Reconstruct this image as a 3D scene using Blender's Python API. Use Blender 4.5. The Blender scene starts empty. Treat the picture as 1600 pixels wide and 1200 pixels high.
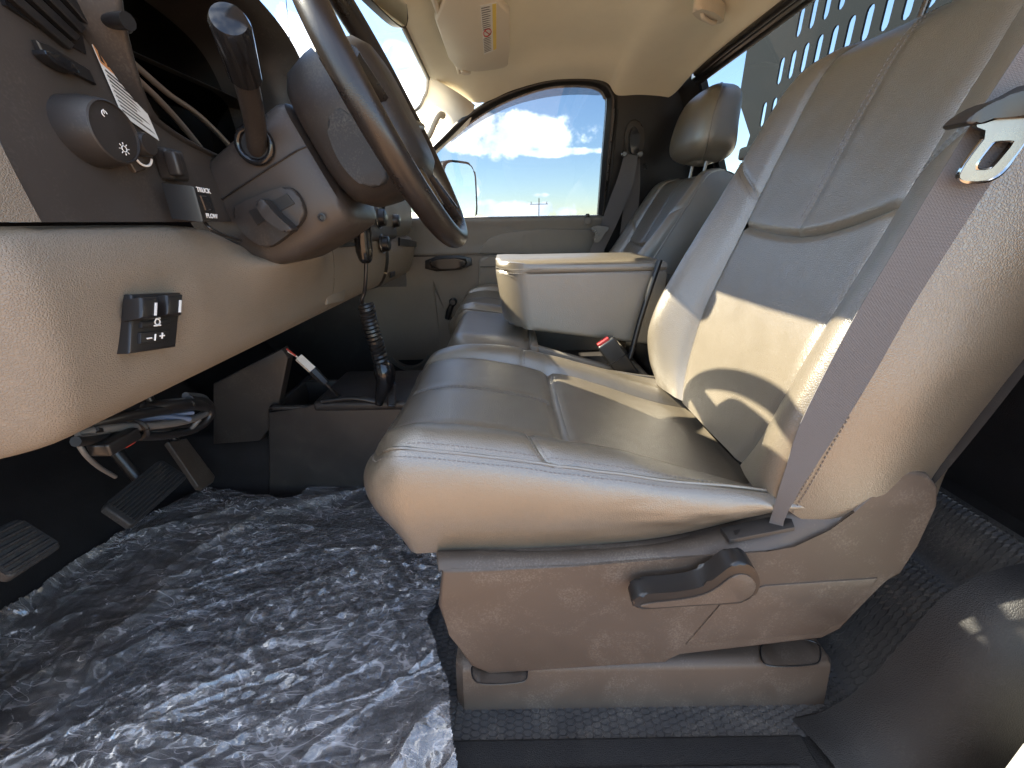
import bpy, bmesh, math, random
import numpy as np
from mathutils import Vector, Matrix
from mathutils.geometry import tessellate_polygon
random.seed(7); RNG = np.random.default_rng(7)
R = math.radians
# ------------------------------------------------------------------ camera, sky, sun, exposure
# x: towards the tail of the truck, y: across the cab towards the passenger door, z: up, z = 0 is the cab floor
F, PITCH, ROLL, CAM = 640.0, R(21.7), R(0.9), np.array([0, 0, .74])
FW = np.array([0, math.cos(PITCH), -math.sin(PITCH)]); _u = np.array([0, math.sin(PITCH), math.cos(PITCH)]); _r = np.array([1., 0, 0])
RT = _r*math.cos(ROLL)-_u*math.sin(ROLL); UP = _u*math.cos(ROLL)+_r*math.sin(ROLL)
def P(u, v, x=None, y=None, z=None):
    """photo pixel (1600 x 1200) -> point on the plane x=, y= or z="""
    d = FW+RT*(u-800)/F+UP*(600-v)/F
    t = (x-CAM[0])/d[0] if x is not None else (y-CAM[1])/d[1] if y is not None else (z-CAM[2])/d[2]
    return CAM+d*t
scn = bpy.context.scene; COL = scn.collection
cd = bpy.data.cameras.new('camera'); cam = bpy.data.objects.new('camera', cd); COL.objects.link(cam)
cd.sensor_width = 36; cd.lens = F/1600*36; cd.clip_start = .02; cd.clip_end = 6000
M3 = Matrix((RT, UP, -FW)).transposed(); cam.matrix_world = Matrix.Translation(CAM) @ M3.to_4x4()
scn.camera = cam
SUN_EL, SUN_AZ = 41.0, 15.0      # azimuth: degrees from straight ahead of the truck (-x) towards the passenger side (+y)
TO_SUN = np.array([-math.cos(R(SUN_EL))*math.cos(R(SUN_AZ)), math.cos(R(SUN_EL))*math.sin(R(SUN_AZ)), math.sin(R(SUN_EL))])
sl = bpy.data.lights.new('sun', 'SUN'); sl.energy = 4.0; sl.angle = R(.53); sl.color = (1, .88, .67)
so = bpy.data.objects.new('sun', sl); COL.objects.link(so); so.rotation_euler = Vector(TO_SUN).to_track_quat('Z', 'Y').to_euler(); so.location = (-8, 2, 9)
scn.view_settings.view_transform = 'Standard'; scn.view_settings.look = 'None'; scn.view_settings.gamma = 1; scn.view_settings.exposure = 3.28
scn.view_settings.use_curve_mapping = False
try:
    scn.cycles.max_bounces = 9; scn.cycles.diffuse_bounces = 5; scn.cycles.transparent_max_bounces = 12; scn.cycles.glossy_bounces = 3
except Exception: pass
W = bpy.data.worlds.new('World'); scn.world = W; W.use_nodes = True
def build_world():
    nt = W.node_tree; N = nt.nodes; L = nt.links; N.clear()
    def nd(t, **k):
        n = N.new(t)
        for a, b in k.items(): setattr(n, a, b)
        return n
    def math_(op, a, b=None, c=None):
        n = nd('ShaderNodeMath', operation=op)
        for i, q in enumerate((a, b, c)):
            if q is None: continue
            if isinstance(q, (int, float)): n.inputs[i].default_value = q
            else: L.new(q, n.inputs[i])
        return n.outputs[0]
    sky = nd('ShaderNodeTexSky', sky_type='NISHITA', sun_disc=False, sun_elevation=R(SUN_EL), sun_rotation=R(-90+SUN_AZ), air_density=1.0, dust_density=.0, ozone_density=1.6)
    tc = nd('ShaderNodeTexCoord'); sp = nd('ShaderNodeSeparateXYZ'); L.new(tc.outputs['Generated'], sp.inputs[0])
    X, Y, Z = sp.outputs
    def noise(vec, scale, detail, rough=.55, dist=0):
        n = nd('ShaderNodeTexNoise'); n.inputs['Scale'].default_value = scale; n.inputs['Detail'].default_value = detail
        n.inputs['Roughness'].default_value = rough; n.inputs['Distortion'].default_value = dist; L.new(vec, n.inputs['Vector']); return n.outputs['Fac']
    # fair-weather cloud layer above the view, cover thickened to brighten the cab
    zc = math_('ADD', math_('MAXIMUM', Z, 0.0), .09)
    cv = nd('ShaderNodeCombineXYZ'); L.new(math_('DIVIDE', X, zc), cv.inputs[0]); L.new(math_('DIVIDE', Y, zc), cv.inputs[1]); cv.inputs[2].default_value = 3.7
    base = noise(cv.outputs[0], .55, 5, .58, .3)
    fine = noise(tc.outputs['Generated'], 9.0, 5, .62, .2)
    lay = math_('ADD', base, math_('MULTIPLY', math_('SUBTRACT', fine, .5), .28))
    m1 = nd('ShaderNodeMapRange', interpolation_type='SMOOTHSTEP'); L.new(lay, m1.inputs[0]); m1.inputs[1].default_value = .49; m1.inputs[2].default_value = .62
    # individual cumulus clouds: (pixel centre, half width, half height)
    az = math_('ARCTAN2', X, Y); el = math_('ARCSINE', Z)
    puff = noise(tc.outputs['Generated'], 16.0, 6, .6, .0)
    big = noise(tc.outputs['Generated'], 5.0, 2, .5, .0)
    acc = None
    for (u, v, hw, hh) in ((800, 212, 112, 36), (745, 225, 70, 20), (870, 238, 75, 8), (470, 60, 55, 60), (450, 140, 60, 60), (655, 155, 40, 40), (820, 328, 110, 14), (735, 300, 14, 12), (760, 317, 18, 6), (845, 305, 14, 4), (690, 318, 30, 20)):
        d = FW+RT*(u-800)/F+UP*(600-v)/F; d /= np.linalg.norm(d); a0 = math.atan2(d[0], d[1]); e0 = math.asin(d[2])
        d2 = FW+RT*(u+hw-800)/F+UP*(600-v)/F; d2 /= np.linalg.norm(d2); wa = abs(math.atan2(d2[0], d2[1])-a0)
        d3 = FW+RT*(u-800)/F+UP*(600-v+hh)/F; d3 /= np.linalg.norm(d3); we = abs(math.asin(d3[2])-e0)
        qa = math_('MULTIPLY', math_('SUBTRACT', az, a0), 1/wa); qe = math_('MULTIPLY', math_('SUBTRACT', el, e0), 1/we)
        g = math_('SUBTRACT', 1.0, math_('ADD', math_('MULTIPLY', qa, qa), math_('MULTIPLY', qe, qe)))
        g = math_('MAXIMUM', g, -3.0)
        acc = g if acc is None else math_('MAXIMUM', acc, g)
    dens = math_('ADD', acc, math_('ADD', math_('MULTIPLY', math_('SUBTRACT', puff, .5), 4.4), math_('MULTIPLY', math_('SUBTRACT', big, .5), 1.6)))
    m2 = nd('ShaderNodeMapRange', interpolation_type='SMOOTHSTEP'); L.new(dens, m2.inputs[0]); m2.inputs[1].default_value = -.05; m2.inputs[2].default_value = .65
    hz = nd('ShaderNodeMapRange'); L.new(Z, hz.inputs[0]); hz.inputs[1].default_value = .38; hz.inputs[2].default_value = .52
    mask = math_('MAXIMUM', math_('MULTIPLY', m1.outputs[0], hz.outputs[0]), m2.outputs[0])
    shade = nd('ShaderNodeMapRange'); L.new(math_('ADD', puff, math_('MULTIPLY', fine, .6)), shade.inputs[0]); shade.inputs[1].default_value = .6; shade.inputs[2].default_value = .95
    cc = nd('ShaderNodeMix', data_type='RGBA'); L.new(shade.outputs[0], cc.inputs['Factor'])
    cc.inputs[6].default_value = (6.6, 6.9, 7.3, 1); cc.inputs[7].default_value = (11, 11, 11, 1)
    mx = nd('ShaderNodeMix', data_type='RGBA'); L.new(mask, mx.inputs['Factor']); L.new(sky.outputs[0], mx.inputs[6]); L.new(cc.outputs[2], mx.inputs[7])
    bg = nd('ShaderNodeBackground'); bg.inputs[1].default_value = .07; L.new(mx.outputs[2], bg.inputs[0])
    o = nd('ShaderNodeOutputWorld'); L.new(bg.outputs[0], o.inputs[0])
build_world()
# ------------------------------------------------------------------ helpers
def mesh_obj(name, V, Fc, mat, parent=None, smooth=40):
    me = bpy.data.meshes.new(name); me.from_pydata([tuple(map(float, v)) for v in V], [], [tuple(map(int, f)) for f in Fc]); me.update()
    return link(name, me, mat, parent, smooth)
def link(name, me, mat, parent=None, smooth=40):
    if smooth:
        me.polygons.foreach_set('use_smooth', [True]*len(me.polygons))
        if smooth < 180: me.set_sharp_from_angle(angle=R(smooth))
    o = bpy.data.objects.new(name, me); COL.objects.link(o)
    if mat is not None: me.materials.append(mat)
    if parent is not None: attach(o, parent)
    return o
def attach(o, parent):
    o.parent = parent
    if parent.type == 'EMPTY': o.matrix_parent_inverse = Matrix.Translation(-Vector(parent.location))
def thing(name, label, cat, loc, group=None):
    o = bpy.data.objects.new(name, None); COL.objects.link(o); o.location = tuple(map(float, loc)); o.empty_display_size = .05
    return tag(o, label, cat, group)
def tag(o, label=None, cat=None, group=None, kind=None):
    if label: o['label'] = label
    if cat: o['category'] = cat
    if group: o['group'] = group
    if kind: o['kind'] = kind
    return o
def gridfaces(nu, nv, wrapu=False, off=0):
    fs = []
    for i in range(nu if wrapu else nu-1):
        for j in range(nv-1):
            a = i*nv+j; b = ((i+1) % nu)*nv+j; fs.append((off+a, off+b, off+b+1, off+a+1))
    return fs
def patch(name, fn, us, vs, mat, parent, smooth=180, flip=False):
    U, Vv = np.meshgrid(us, vs, indexing='ij'); V = fn(U.ravel(), Vv.ravel()); fs = gridfaces(len(us), len(vs))
    if flip: fs = [f[::-1] for f in fs]
    return mesh_obj(name, V, fs, mat, parent, smooth)
def bm_obj(name, bm, mat, parent=None, smooth=40):
    bmesh.ops.recalc_face_normals(bm, faces=bm.faces[:])
    me = bpy.data.meshes.new(name); bm.to_mesh(me); bm.free(); return link(name, me, mat, parent, smooth)
def slab(name, pts, thick, mat, parent=None, bevel=.003, seg=3, both=False, smooth=35, fn=None, cuts=0):
    """polygon given by 3D points (front face), extruded by the vector thick, rim rounded"""
    bm = bmesh.new(); pts = [Vector(map(float, p)) for p in pts]; t = Vector(map(float, thick))
    a = [bm.verts.new(p) for p in pts]; b = [bm.verts.new(p+t) for p in pts]; n = len(pts)
    f0 = bm.faces.new(a); f1 = bm.faces.new(b[::-1])
    for i in range(n): bm.faces.new((a[i], b[i], b[(i+1) % n], a[(i+1) % n]))
    if bevel:
        es = list(f0.edges)+(list(f1.edges) if both else [])
        bmesh.ops.bevel(bm, geom=es, offset=bevel, segments=seg, profile=.5, affect='EDGES', clamp_overlap=True)
    big = [f for f in bm.faces if len(f.verts) > 4]
    bmesh.ops.triangulate(bm, faces=big)
    if fn:
        for v in bm.verts: v.co = Vector(fn(v.co))
    return bm_obj(name, bm, mat, parent, smooth)
def rbox(name, c, size, mat, parent=None, bevel=.004, seg=3, rot=None, fn=None, smooth=40, cuts=0):
    bm = bmesh.new(); bmesh.ops.create_cube(bm, size=1)
    for v in bm.verts: v.co = Vector((v.co.x*size[0], v.co.y*size[1], v.co.z*size[2]))
    if bevel: bmesh.ops.bevel(bm, geom=bm.edges[:], offset=min(bevel, .49*min(size)), segments=seg, profile=.5, affect='EDGES')
    if cuts: bmesh.ops.subdivide_edges(bm, edges=bm.edges[:], cuts=cuts, use_grid_fill=True)
    c = Vector(map(float, c))
    for v in bm.verts:
        co = v.co.copy()
        if fn: co = Vector(fn(co))
        if rot is not None: co = rot @ co
        v.co = co+c
    return bm_obj(name, bm, mat, parent, smooth)
def frames(path):
    path = np.array(path, float); T = np.gradient(path, axis=0); T /= np.linalg.norm(T, axis=1)[:, None]+1e-12
    n = np.cross(T[0], (0, 0, 1)); n = np.cross(T[0], (0, 1, 0)) if np.linalg.norm(n) < .1 else n; n /= np.linalg.norm(n); Ns = []
    for t in T:
        n = n-t*(n@t); n /= np.linalg.norm(n)+1e-12; Ns.append(n.copy())
    Ns = np.array(Ns); return path, T, Ns, np.cross(T, Ns)
def tube_geo(path, rad, n=10, flat=1.0, caps=True):
    path, T, A, B = frames(path); m = len(path); rad = np.broadcast_to(np.array(rad, float), (m,)); V = []; fs = []
    for i in range(m):
        for k in range(n):
            q = 2*math.pi*k/n; V.append(path[i]+rad[i]*(A[i]*math.cos(q)+B[i]*math.sin(q)*flat))
    for i in range(m-1):
        for k in range(n): fs.append((i*n+k, i*n+(k+1) % n, (i+1)*n+(k+1) % n, (i+1)*n+k))
    if caps: fs.append(tuple(range(n))[::-1]); fs.append(tuple((m-1)*n+k for k in range(n)))
    return V, fs
def tube(name, path, rad, mat, parent=None, n=10, flat=1.0, smooth=50):
    V, fs = tube_geo(path, rad, n, flat); return mesh_obj(name, V, fs, mat, parent, smooth)
def spline(pts, n):
    """Catmull-Rom through the points, n samples"""
    p = np.array(pts, float); p = np.vstack([2*p[0]-p[1], p, 2*p[-1]-p[-2]]); k = len(p)-3; ts = np.linspace(0, k, n); out = []
    for t in ts:
        i = min(int(t), k-1); f = t-i; a, b, c, d = p[i:i+4]
        out.append(.5*((2*b)+(c-a)*f+(2*a-5*b+4*c-d)*f*f+(3*b-a-3*c+d)*f**3))
    return np.array(out)
def smoothpoly(pts, it=2):
    p = [np.array(q, float) for q in pts]
    for _ in range(it):
        o = []
        for i in range(len(p)): a, b = p[i], p[(i+1) % len(p)]; o += [.75*a+.25*b, .25*a+.75*b]
        p = o
    return p
def lathe(name, prof, mat, parent, origin, axis, n=32, smooth=40):
    """profile of (radius, height along axis)"""
    ax = Vector(axis).normalized(); q = Vector((0, 0, 1)).rotation_difference(ax); V = []; fs = []
    for (r_, h) in prof:
        for k in range(n):
            a = 2*math.pi*k/n; V.append(Vector(map(float, origin))+q @ Vector((r_*math.cos(a), r_*math.sin(a), h)))
    m = len(prof)
    for i in range(m-1):
        for k in range(n): fs.append((i*n+k, i*n+(k+1) % n, (i+1)*n+(k+1) % n, (i+1)*n+k))
    fs.append(tuple(range(n))[::-1]); fs.append(tuple((m-1)*n+k for k in range(n)))
    return mesh_obj(name, V, fs, mat, parent, smooth)
def holed_plate(name, outer, holes, thick, mat, parent=None):
    """flat plate with holes; outer and holes are lists of 3D points"""
    loops = [[Vector(map(float, p)) for p in outer]]+[[Vector(map(float, p)) for p in h] for h in holes]
    tri = tessellate_polygon(loops); allv = [p for l in loops for p in l]; t = Vector(map(float, thick)); n = len(allv)
    V = allv+[p+t for p in allv]; fs = [tuple(f) for f in tri]+[tuple(n+i for i in f[::-1]) for f in tri]; o = 0
    for l in loops:
        for i in range(len(l)): a = o+i; b = o+(i+1) % len(l); fs.append((a, b, b+n, a+n))
        o += len(l)
    bm = bmesh.new(); vs = [bm.verts.new(v) for v in V]
    for f in fs:
        try: bm.faces.new([vs[i] for i in f])
        except ValueError: pass
    return bm_obj(name, bm, mat, parent, 30)
def text_mesh(name, s, size, origin, ex, ey, mat, parent, depth=.0004, bold=0):
    c = bpy.data.curves.new(name, 'FONT'); c.body = s; c.size = size; c.extrude = depth; c.offset = bold
    o = bpy.data.objects.new(name, c); COL.objects.link(o); bpy.context.view_layer.update()
    me = bpy.data.meshes.new_from_object(o.evaluated_get(bpy.context.evaluated_depsgraph_get())); bpy.data.objects.remove(o)
    ex = Vector(map(float, ex)).normalized(); ey = Vector(map(float, ey)); ey = (ey-ex*ey.dot(ex)).normalized(); ez = ex.cross(ey)
    me.transform(Matrix.Translation(Vector(map(float, origin))) @ Matrix((ex, ey, ez)).transposed().to_4x4())
    me.materials.clear(); return link(name, me, mat, parent, 0)
def stitches(name, path, mat, parent, step=.0062, length=.0042, r=.00075, normal=None):
    """a row of thread stitches lying along a path"""
    path = np.array(path, float); d = np.r_[0, np.cumsum(np.linalg.norm(np.diff(path, axis=0), axis=1))]; V = []; fs = []
    for s in np.arange(step/2, d[-1], step):
        p = np.array([np.interp(s, d, path[:, k]) for k in range(3)]); q = np.array([np.interp(min(s+.002, d[-1]), d, path[:, k]) for k in range(3)])
        t = q-p; t /= np.linalg.norm(t)+1e-9; a = np.cross(t, normal if normal is not None else (0, 0, 1)); a /= np.linalg.norm(a)+1e-9; b = np.cross(t, a); o = len(V)
        for e, rr in ((-length/2, .35), (-length/4, 1), (length/4, 1), (length/2, .35)):
            for (c1, c2) in ((1, 0), (0, 1), (-1, 0), (0, -1)): V.append(p+t*e+(a*c1+b*c2)*r*rr)
        for i in range(3):
            for k in range(4): fs.append((o+i*4+k, o+i*4+(k+1) % 4, o+i*4+4+(k+1) % 4, o+i*4+4+k))
        fs += [(o, o+1, o+2, o+3), (o+12, o+15, o+14, o+13)]
    ob = mesh_obj(name, V, fs, mat, parent, 60); ob['kind'] = 'stuff'; return ob
def interp(xs, ys): xs = np.array(xs, float); ys = np.array(ys, float); return lambda x: np.interp(x, xs, ys)
def sinterp(xs, ys):
    d = spline(list(zip(xs, ys)), 160); return lambda x: np.interp(x, d[:, 0], d[:, 1])
def rotm(axis, deg): return Matrix.Rotation(R(deg), 3, axis)
def vnoise(p, scale, seed=0, octs=4):
    """smooth 3D value noise on an (n,3) array, about -1..1"""
    p = np.asarray(p, float)*scale; out = np.zeros(len(p)); amp = 1; tot = 0
    for o in range(octs):
        i = np.floor(p).astype(np.int64); f = p-i; f = f*f*(3-2*f); s = np.zeros(len(p))
        for dx in (0, 1):
            for dy in (0, 1):
                for dz in (0, 1):
                    h = ((i[:, 0]+dx)*73856093 ^ (i[:, 1]+dy)*19349663 ^ (i[:, 2]+dz)*83492791 ^ (seed+o*101)*2654435761) & 0xffffffff
                    h = (h ^ (h >> 13))*1274126177 & 0xffffffff; h = (h ^ (h >> 16))/0xffffffff
                    s += h*np.where(dx, f[:, 0], 1-f[:, 0])*np.where(dy, f[:, 1], 1-f[:, 1])*np.where(dz, f[:, 2], 1-f[:, 2])
        out += (2*s-1)*amp; tot += amp; amp *= .5; p = p*2.03
    return out/tot
# ------------------------------------------------------------------ materials
def material(name, col, rough=.5, spec=.5, metal=0, bump=None, var=.12, vscale=9, coat=0, sheen=0, rvar=.08, dust=0):
    m = bpy.data.materials.new(name); m.use_nodes = True; nt = m.node_tree; N, L = nt.nodes, nt.links; b = N['Principled BSDF']
    b.inputs['Roughness'].default_value = rough; b.inputs['Metallic'].default_value = metal; b.inputs['Specular IOR Level'].default_value = spec
    b.inputs['Coat Weight'].default_value = coat; b.inputs['Coat Roughness'].default_value = .3
    if sheen: b.inputs['Sheen Weight'].default_value = sheen; b.inputs['Sheen Roughness'].default_value = .5
    tc = N.new('ShaderNodeTexCoord'); n1 = N.new('ShaderNodeTexNoise'); n1.inputs['Scale'].default_value = vscale; n1.inputs['Detail'].default_value = 7; n1.inputs['Roughness'].default_value = .65
    L.new(tc.outputs['Object'], n1.inputs['Vector'])
    mr = N.new('ShaderNodeMapRange'); L.new(n1.outputs['Fac'], mr.inputs[0]); mr.inputs[1].default_value = .25; mr.inputs[2].default_value = .75; mr.inputs[3].default_value = 1-var; mr.inputs[4].default_value = 1+var
    mx = N.new('ShaderNodeMix'); mx.data_type = 'RGBA'; mx.blend_type = 'MULTIPLY'; mx.inputs['Factor'].default_value = 1; mx.inputs[6].default_value = (*col, 1); L.new(mr.outputs[0], mx.inputs[7])
    colout = mx.outputs[2]
    if dust:
        n2 = N.new('ShaderNodeTexNoise'); n2.inputs['Scale'].default_value = 420; n2.inputs['Detail'].default_value = 3; L.new(tc.outputs['Object'], n2.inputs['Vector'])
        n3 = N.new('ShaderNodeTexNoise'); n3.inputs['Scale'].default_value = 14; n3.inputs['Detail'].default_value = 6; n3.inputs['Distortion'].default_value = 1.2; L.new(tc.outputs['Object'], n3.inputs['Vector'])
        mu = N.new('ShaderNodeMath'); mu.operation = 'MULTIPLY'; L.new(n2.outputs['Fac'], mu.inputs[0]); L.new(n3.outputs['Fac'], mu.inputs[1])
        dr = N.new('ShaderNodeMapRange'); L.new(mu.outputs[0], dr.inputs[0]); dr.inputs[1].default_value = .27; dr.inputs[2].default_value = .5; dr.inputs[4].default_value = dust
        m3 = N.new('ShaderNodeMix'); m3.data_type = 'RGBA'; L.new(dr.outputs[0], m3.inputs['Factor']); L.new(colout, m3.inputs[6]); m3.inputs[7].default_value = (.32, .28, .23, 1); colout = m3.outputs[2]
    L.new(colout, b.inputs['Base Color'])
    rr = N.new('ShaderNodeMapRange'); L.new(n1.outputs['Fac'], rr.inputs[0]); rr.inputs[1].default_value = .3; rr.inputs[2].default_value = .7; rr.inputs[3].default_value = max(.02, rough-rvar); rr.inputs[4].default_value = min(1, rough+rvar); L.new(rr.outputs[0], b.inputs['Roughness'])
    if bump:
        kind, scale, strength, dist = bump
        if kind == 'leather':
            t = N.new('ShaderNodeTexVoronoi'); t.feature = 'DISTANCE_TO_EDGE'; t.inputs['Scale'].default_value = scale; t.inputs['Randomness'].default_value = 1
            w = N.new('ShaderNodeTexNoise'); w.inputs['Scale'].default_value = scale*.5; w.inputs['Detail'].default_value = 2; L.new(tc.outputs['Object'], w.inputs['Vector'])
            ad = N.new('ShaderNodeVectorMath'); ad.operation = 'MULTIPLY_ADD'; L.new(w.outputs['Color'], ad.inputs[0]); ad.inputs[1].default_value = (.8/scale,)*3; L.new(tc.outputs['Object'], ad.inputs[2]); L.new(ad.outputs[0], t.inputs['Vector'])
            cr = N.new('ShaderNodeMapRange'); cr.interpolation_type = 'SMOOTHSTEP'; L.new(t.outputs['Distance'], cr.inputs[0]); cr.inputs[1].default_value = 0; cr.inputs[2].default_value = .28
            hout = cr.outputs[0]
        else:
            t = N.new('ShaderNodeTexNoise'); t.inputs['Scale'].default_value = scale; t.inputs['Detail'].default_value = 4; t.inputs['Roughness'].default_value = .6; L.new(tc.outputs['Object'], t.inputs['Vector']); hout = t.outputs['Fac']
        bp = N.new('ShaderNodeBump'); bp.inputs['Strength'].default_value = strength; bp.inputs['Distance'].default_value = dist; L.new(hout, bp.inputs['Height']); L.new(bp.outputs[0], b.inputs['Normal']); L.new(bp.outputs[0], b.inputs['Coat Normal'])
    return m
LEATHER = material('leather', (.122, .1, .072), .36, 1.0, bump=('leather', 380, .22, .0012), var=.06, rvar=.05, coat=1.0)
THREAD = material('thread', (.16, .14, .125), .7, .3)
TAN = material('tan_trim', (.21, .17, .128), .5, .4, bump=('leather', 450, .5, .001), var=.07, dust=.12)
GREYTRIM = material('grey_trim', (.17, .15, .122), .5, .4, bump=('leather', 700, .3, .0008), var=.08)
SHIELD = material('seat_shield_plastic', (.064, .048, .037), .48, .45, bump=('noise', 900, .2, .0006), var=.12, vscale=6, rvar=.1, dust=.22)
DARK = material('dark_plastic', (.027, .023, .021), .45, .45, bump=('noise', 1100, .25, .0005), var=.1, dust=.1)
FASCIA = material('fascia_plastic', (.046, .038, .033), .42, .4, bump=('noise', 900, .12, .0005), var=.08, dust=.1)
BLACK = material('black_plastic', (.013, .012, .012), .35, .5, var=.15)
GLOSS = material('gloss_black', (.01, .01, .011), .16, .5, var=.1, rvar=.04)
RUBBER = material('rubber', (.022, .022, .023), .6, .4, bump=('noise', 500, .3, .0006), var=.25, dust=.15)
MATR = material('mat_rubber', (.045, .043, .043), .42, .45, bump=('noise', 700, .2, .0005), var=.25, vscale=5, dust=.3)
CARPET = material('carpet', (.022, .02, .02), .95, .1, bump=('noise', 600, .8, .003), var=.3)
CHARTRIM = material('charcoal_trim', (.014, .013, .013), .6, .35, bump=('leather', 420, .4, .001), var=.15, dust=.05)
HEADL = material('headliner_cloth', (.76, .725, .58), .9, .15, bump=('noise', 900, .25, .0008), var=.04, sheen=.15)
CREAM = material('cream_trim', (.62, .57, .465), .55, .35, bump=('noise', 800, .15, .0006), var=.04)
WHEELM = material('wheel_leather', (.016, .012, .01), .3, .5, bump=('leather', 500, .12, .0008), var=.12)
CHROME = material('chrome', (.5, .49, .47), .16, .5, 1, var=.06)
STEEL = material('brushed_steel', (.2, .185, .17), .3, .5, 1, bump=('noise', 300, .1, .0005), var=.1)
WEB = None
MIRROR = material('mirror_silver', (.85, .86, .86), .03, .5, 1, var=.02, rvar=.01)
BEZEL = material('bezel_metal', (.42, .35, .29), .4, .5, .8, var=.02)
PAINT = material('white_paint', (.72, .7, .66), .3, .5, coat=.4, var=.04)
WHITE = material('white_print', (.75, .75, .73), .5, .3, var=.04)
PRINT = material('black_print', (.02, .02, .02), .5, .3)
PAPER = material('label_paper', (.68, .67, .63), .5, .35, var=.05)
ORANGE = material('orange_print', (.55, .25, .1), .5, .35)
YELLOW = material('yellow_print', (.7, .52, .1), .5, .3)
REDP = material('red_plastic', (.45, .03, .03), .35, .5)
REDW = material('red_wire', (.5, .05, .03), .4, .5)
BLUEW = material('blue_grey_wire', (.12, .15, .22), .4, .5)
GREYW = material('grey_wire', (.1, .095, .09), .45, .5)
NYLON = material('white_nylon', (.6, .57, .5), .45, .4)
RACK = material('rack_steel', (.01, .012, .014), .8, .12, var=.15)
WOODP = material('weathered_wood', (.14, .11, .085), .9, .2)
DIRT = material('red_dirt_ground', (.25, .155, .098), .95, .15, bump=('noise', 6, .4, .05), var=.2, vscale=.6)
def webbing():
    m = material('belt_webbing', (.14, .13, .128), .7, .3, var=.05); nt = m.node_tree; N, L = nt.nodes, nt.links; b = N['Principled BSDF']
    uv = N.new('ShaderNodeUVMap'); uv.uv_map = 'weave'; w1 = N.new('ShaderNodeTexWave'); w1.wave_type = 'BANDS'; w1.bands_direction = 'DIAGONAL'; w1.inputs['Scale'].default_value = 1.0; L.new(uv.outputs[0], w1.inputs['Vector'])
    br = N.new('ShaderNodeTexBrick'); br.inputs['Scale'].default_value = 1; br.inputs['Brick Width'].default_value = 1.6; br.inputs['Row Height'].default_value = .8; br.inputs['Mortar Size'].default_value = .16; br.inputs['Mortar Smooth'].default_value = .8
    br.inputs['Color1'].default_value = (1, 1, 1, 1); br.inputs['Color2'].default_value = (.8, .8, .8, 1); br.inputs['Mortar'].default_value = (0, 0, 0, 1); L.new(uv.outputs[0], br.inputs['Vector'])
    bp = N.new('ShaderNodeBump'); bp.inputs['Strength'].default_value = .9; bp.inputs['Distance'].default_value = .0012; L.new(br.outputs['Color'], bp.inputs['Height']); L.new(bp.outputs[0], b.inputs['Normal'])
    return m
WEB = webbing()
def glass(name, tint, gloss=.06, rough=.01, haze=0.0):
    m = bpy.data.materials.new(name); m.use_nodes = True; nt = m.node_tree; N, L = nt.nodes, nt.links; N.remove(N['Principled BSDF']); out = N['Material Output']
    t = N.new('ShaderNodeBsdfTransparent'); t.inputs[0].default_value = (*tint, 1); g = N.new('ShaderNodeBsdfGlossy'); g.inputs['Roughness'].default_value = rough
    fr = N.new('ShaderNodeFresnel'); fr.inputs[0].default_value = 1.45; mi = N.new('ShaderNodeMixShader'); L.new(fr.outputs[0], mi.inputs[0]); L.new(t.outputs[0], mi.inputs[1]); L.new(g.outputs[0], mi.inputs[2]); last = mi.outputs[0]
    if haze:
        d = N.new('ShaderNodeBsdfDiffuse'); d.inputs[0].default_value = (.6, .58, .55, 1); tc = N.new('ShaderNodeTexCoord'); n = N.new('ShaderNodeTexNoise'); n.inputs['Scale'].default_value = 6; n.inputs['Detail'].default_value = 9; L.new(tc.outputs['Object'], n.inputs['Vector'])
        mr = N.new('ShaderNodeMapRange'); L.new(n.outputs['Fac'], mr.inputs[0]); mr.inputs[1].default_value = .35; mr.inputs[2].default_value = .75; mr.inputs[4].default_value = haze
        m2 = N.new('ShaderNodeMixShader'); L.new(mr.outputs[0], m2.inputs[0]); L.new(last, m2.inputs[1]); L.new(d.outputs[0], m2.inputs[2]); last = m2.outputs[0]
    L.new(last, out.inputs[0]); return m
GLASS = glass('window_glass', (.42, .455, .49))
WSGLASS = glass('windshield_glass', (.66, .7, .73), haze=.01)
REARGLASS = glass('rear_glass', (.4, .44, .46), haze=.006)
SMOKE = glass('smoked_acrylic', (.42, .4, .4))
LENS = glass('cluster_lens', (.12, .12, .12), rough=.06)
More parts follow.
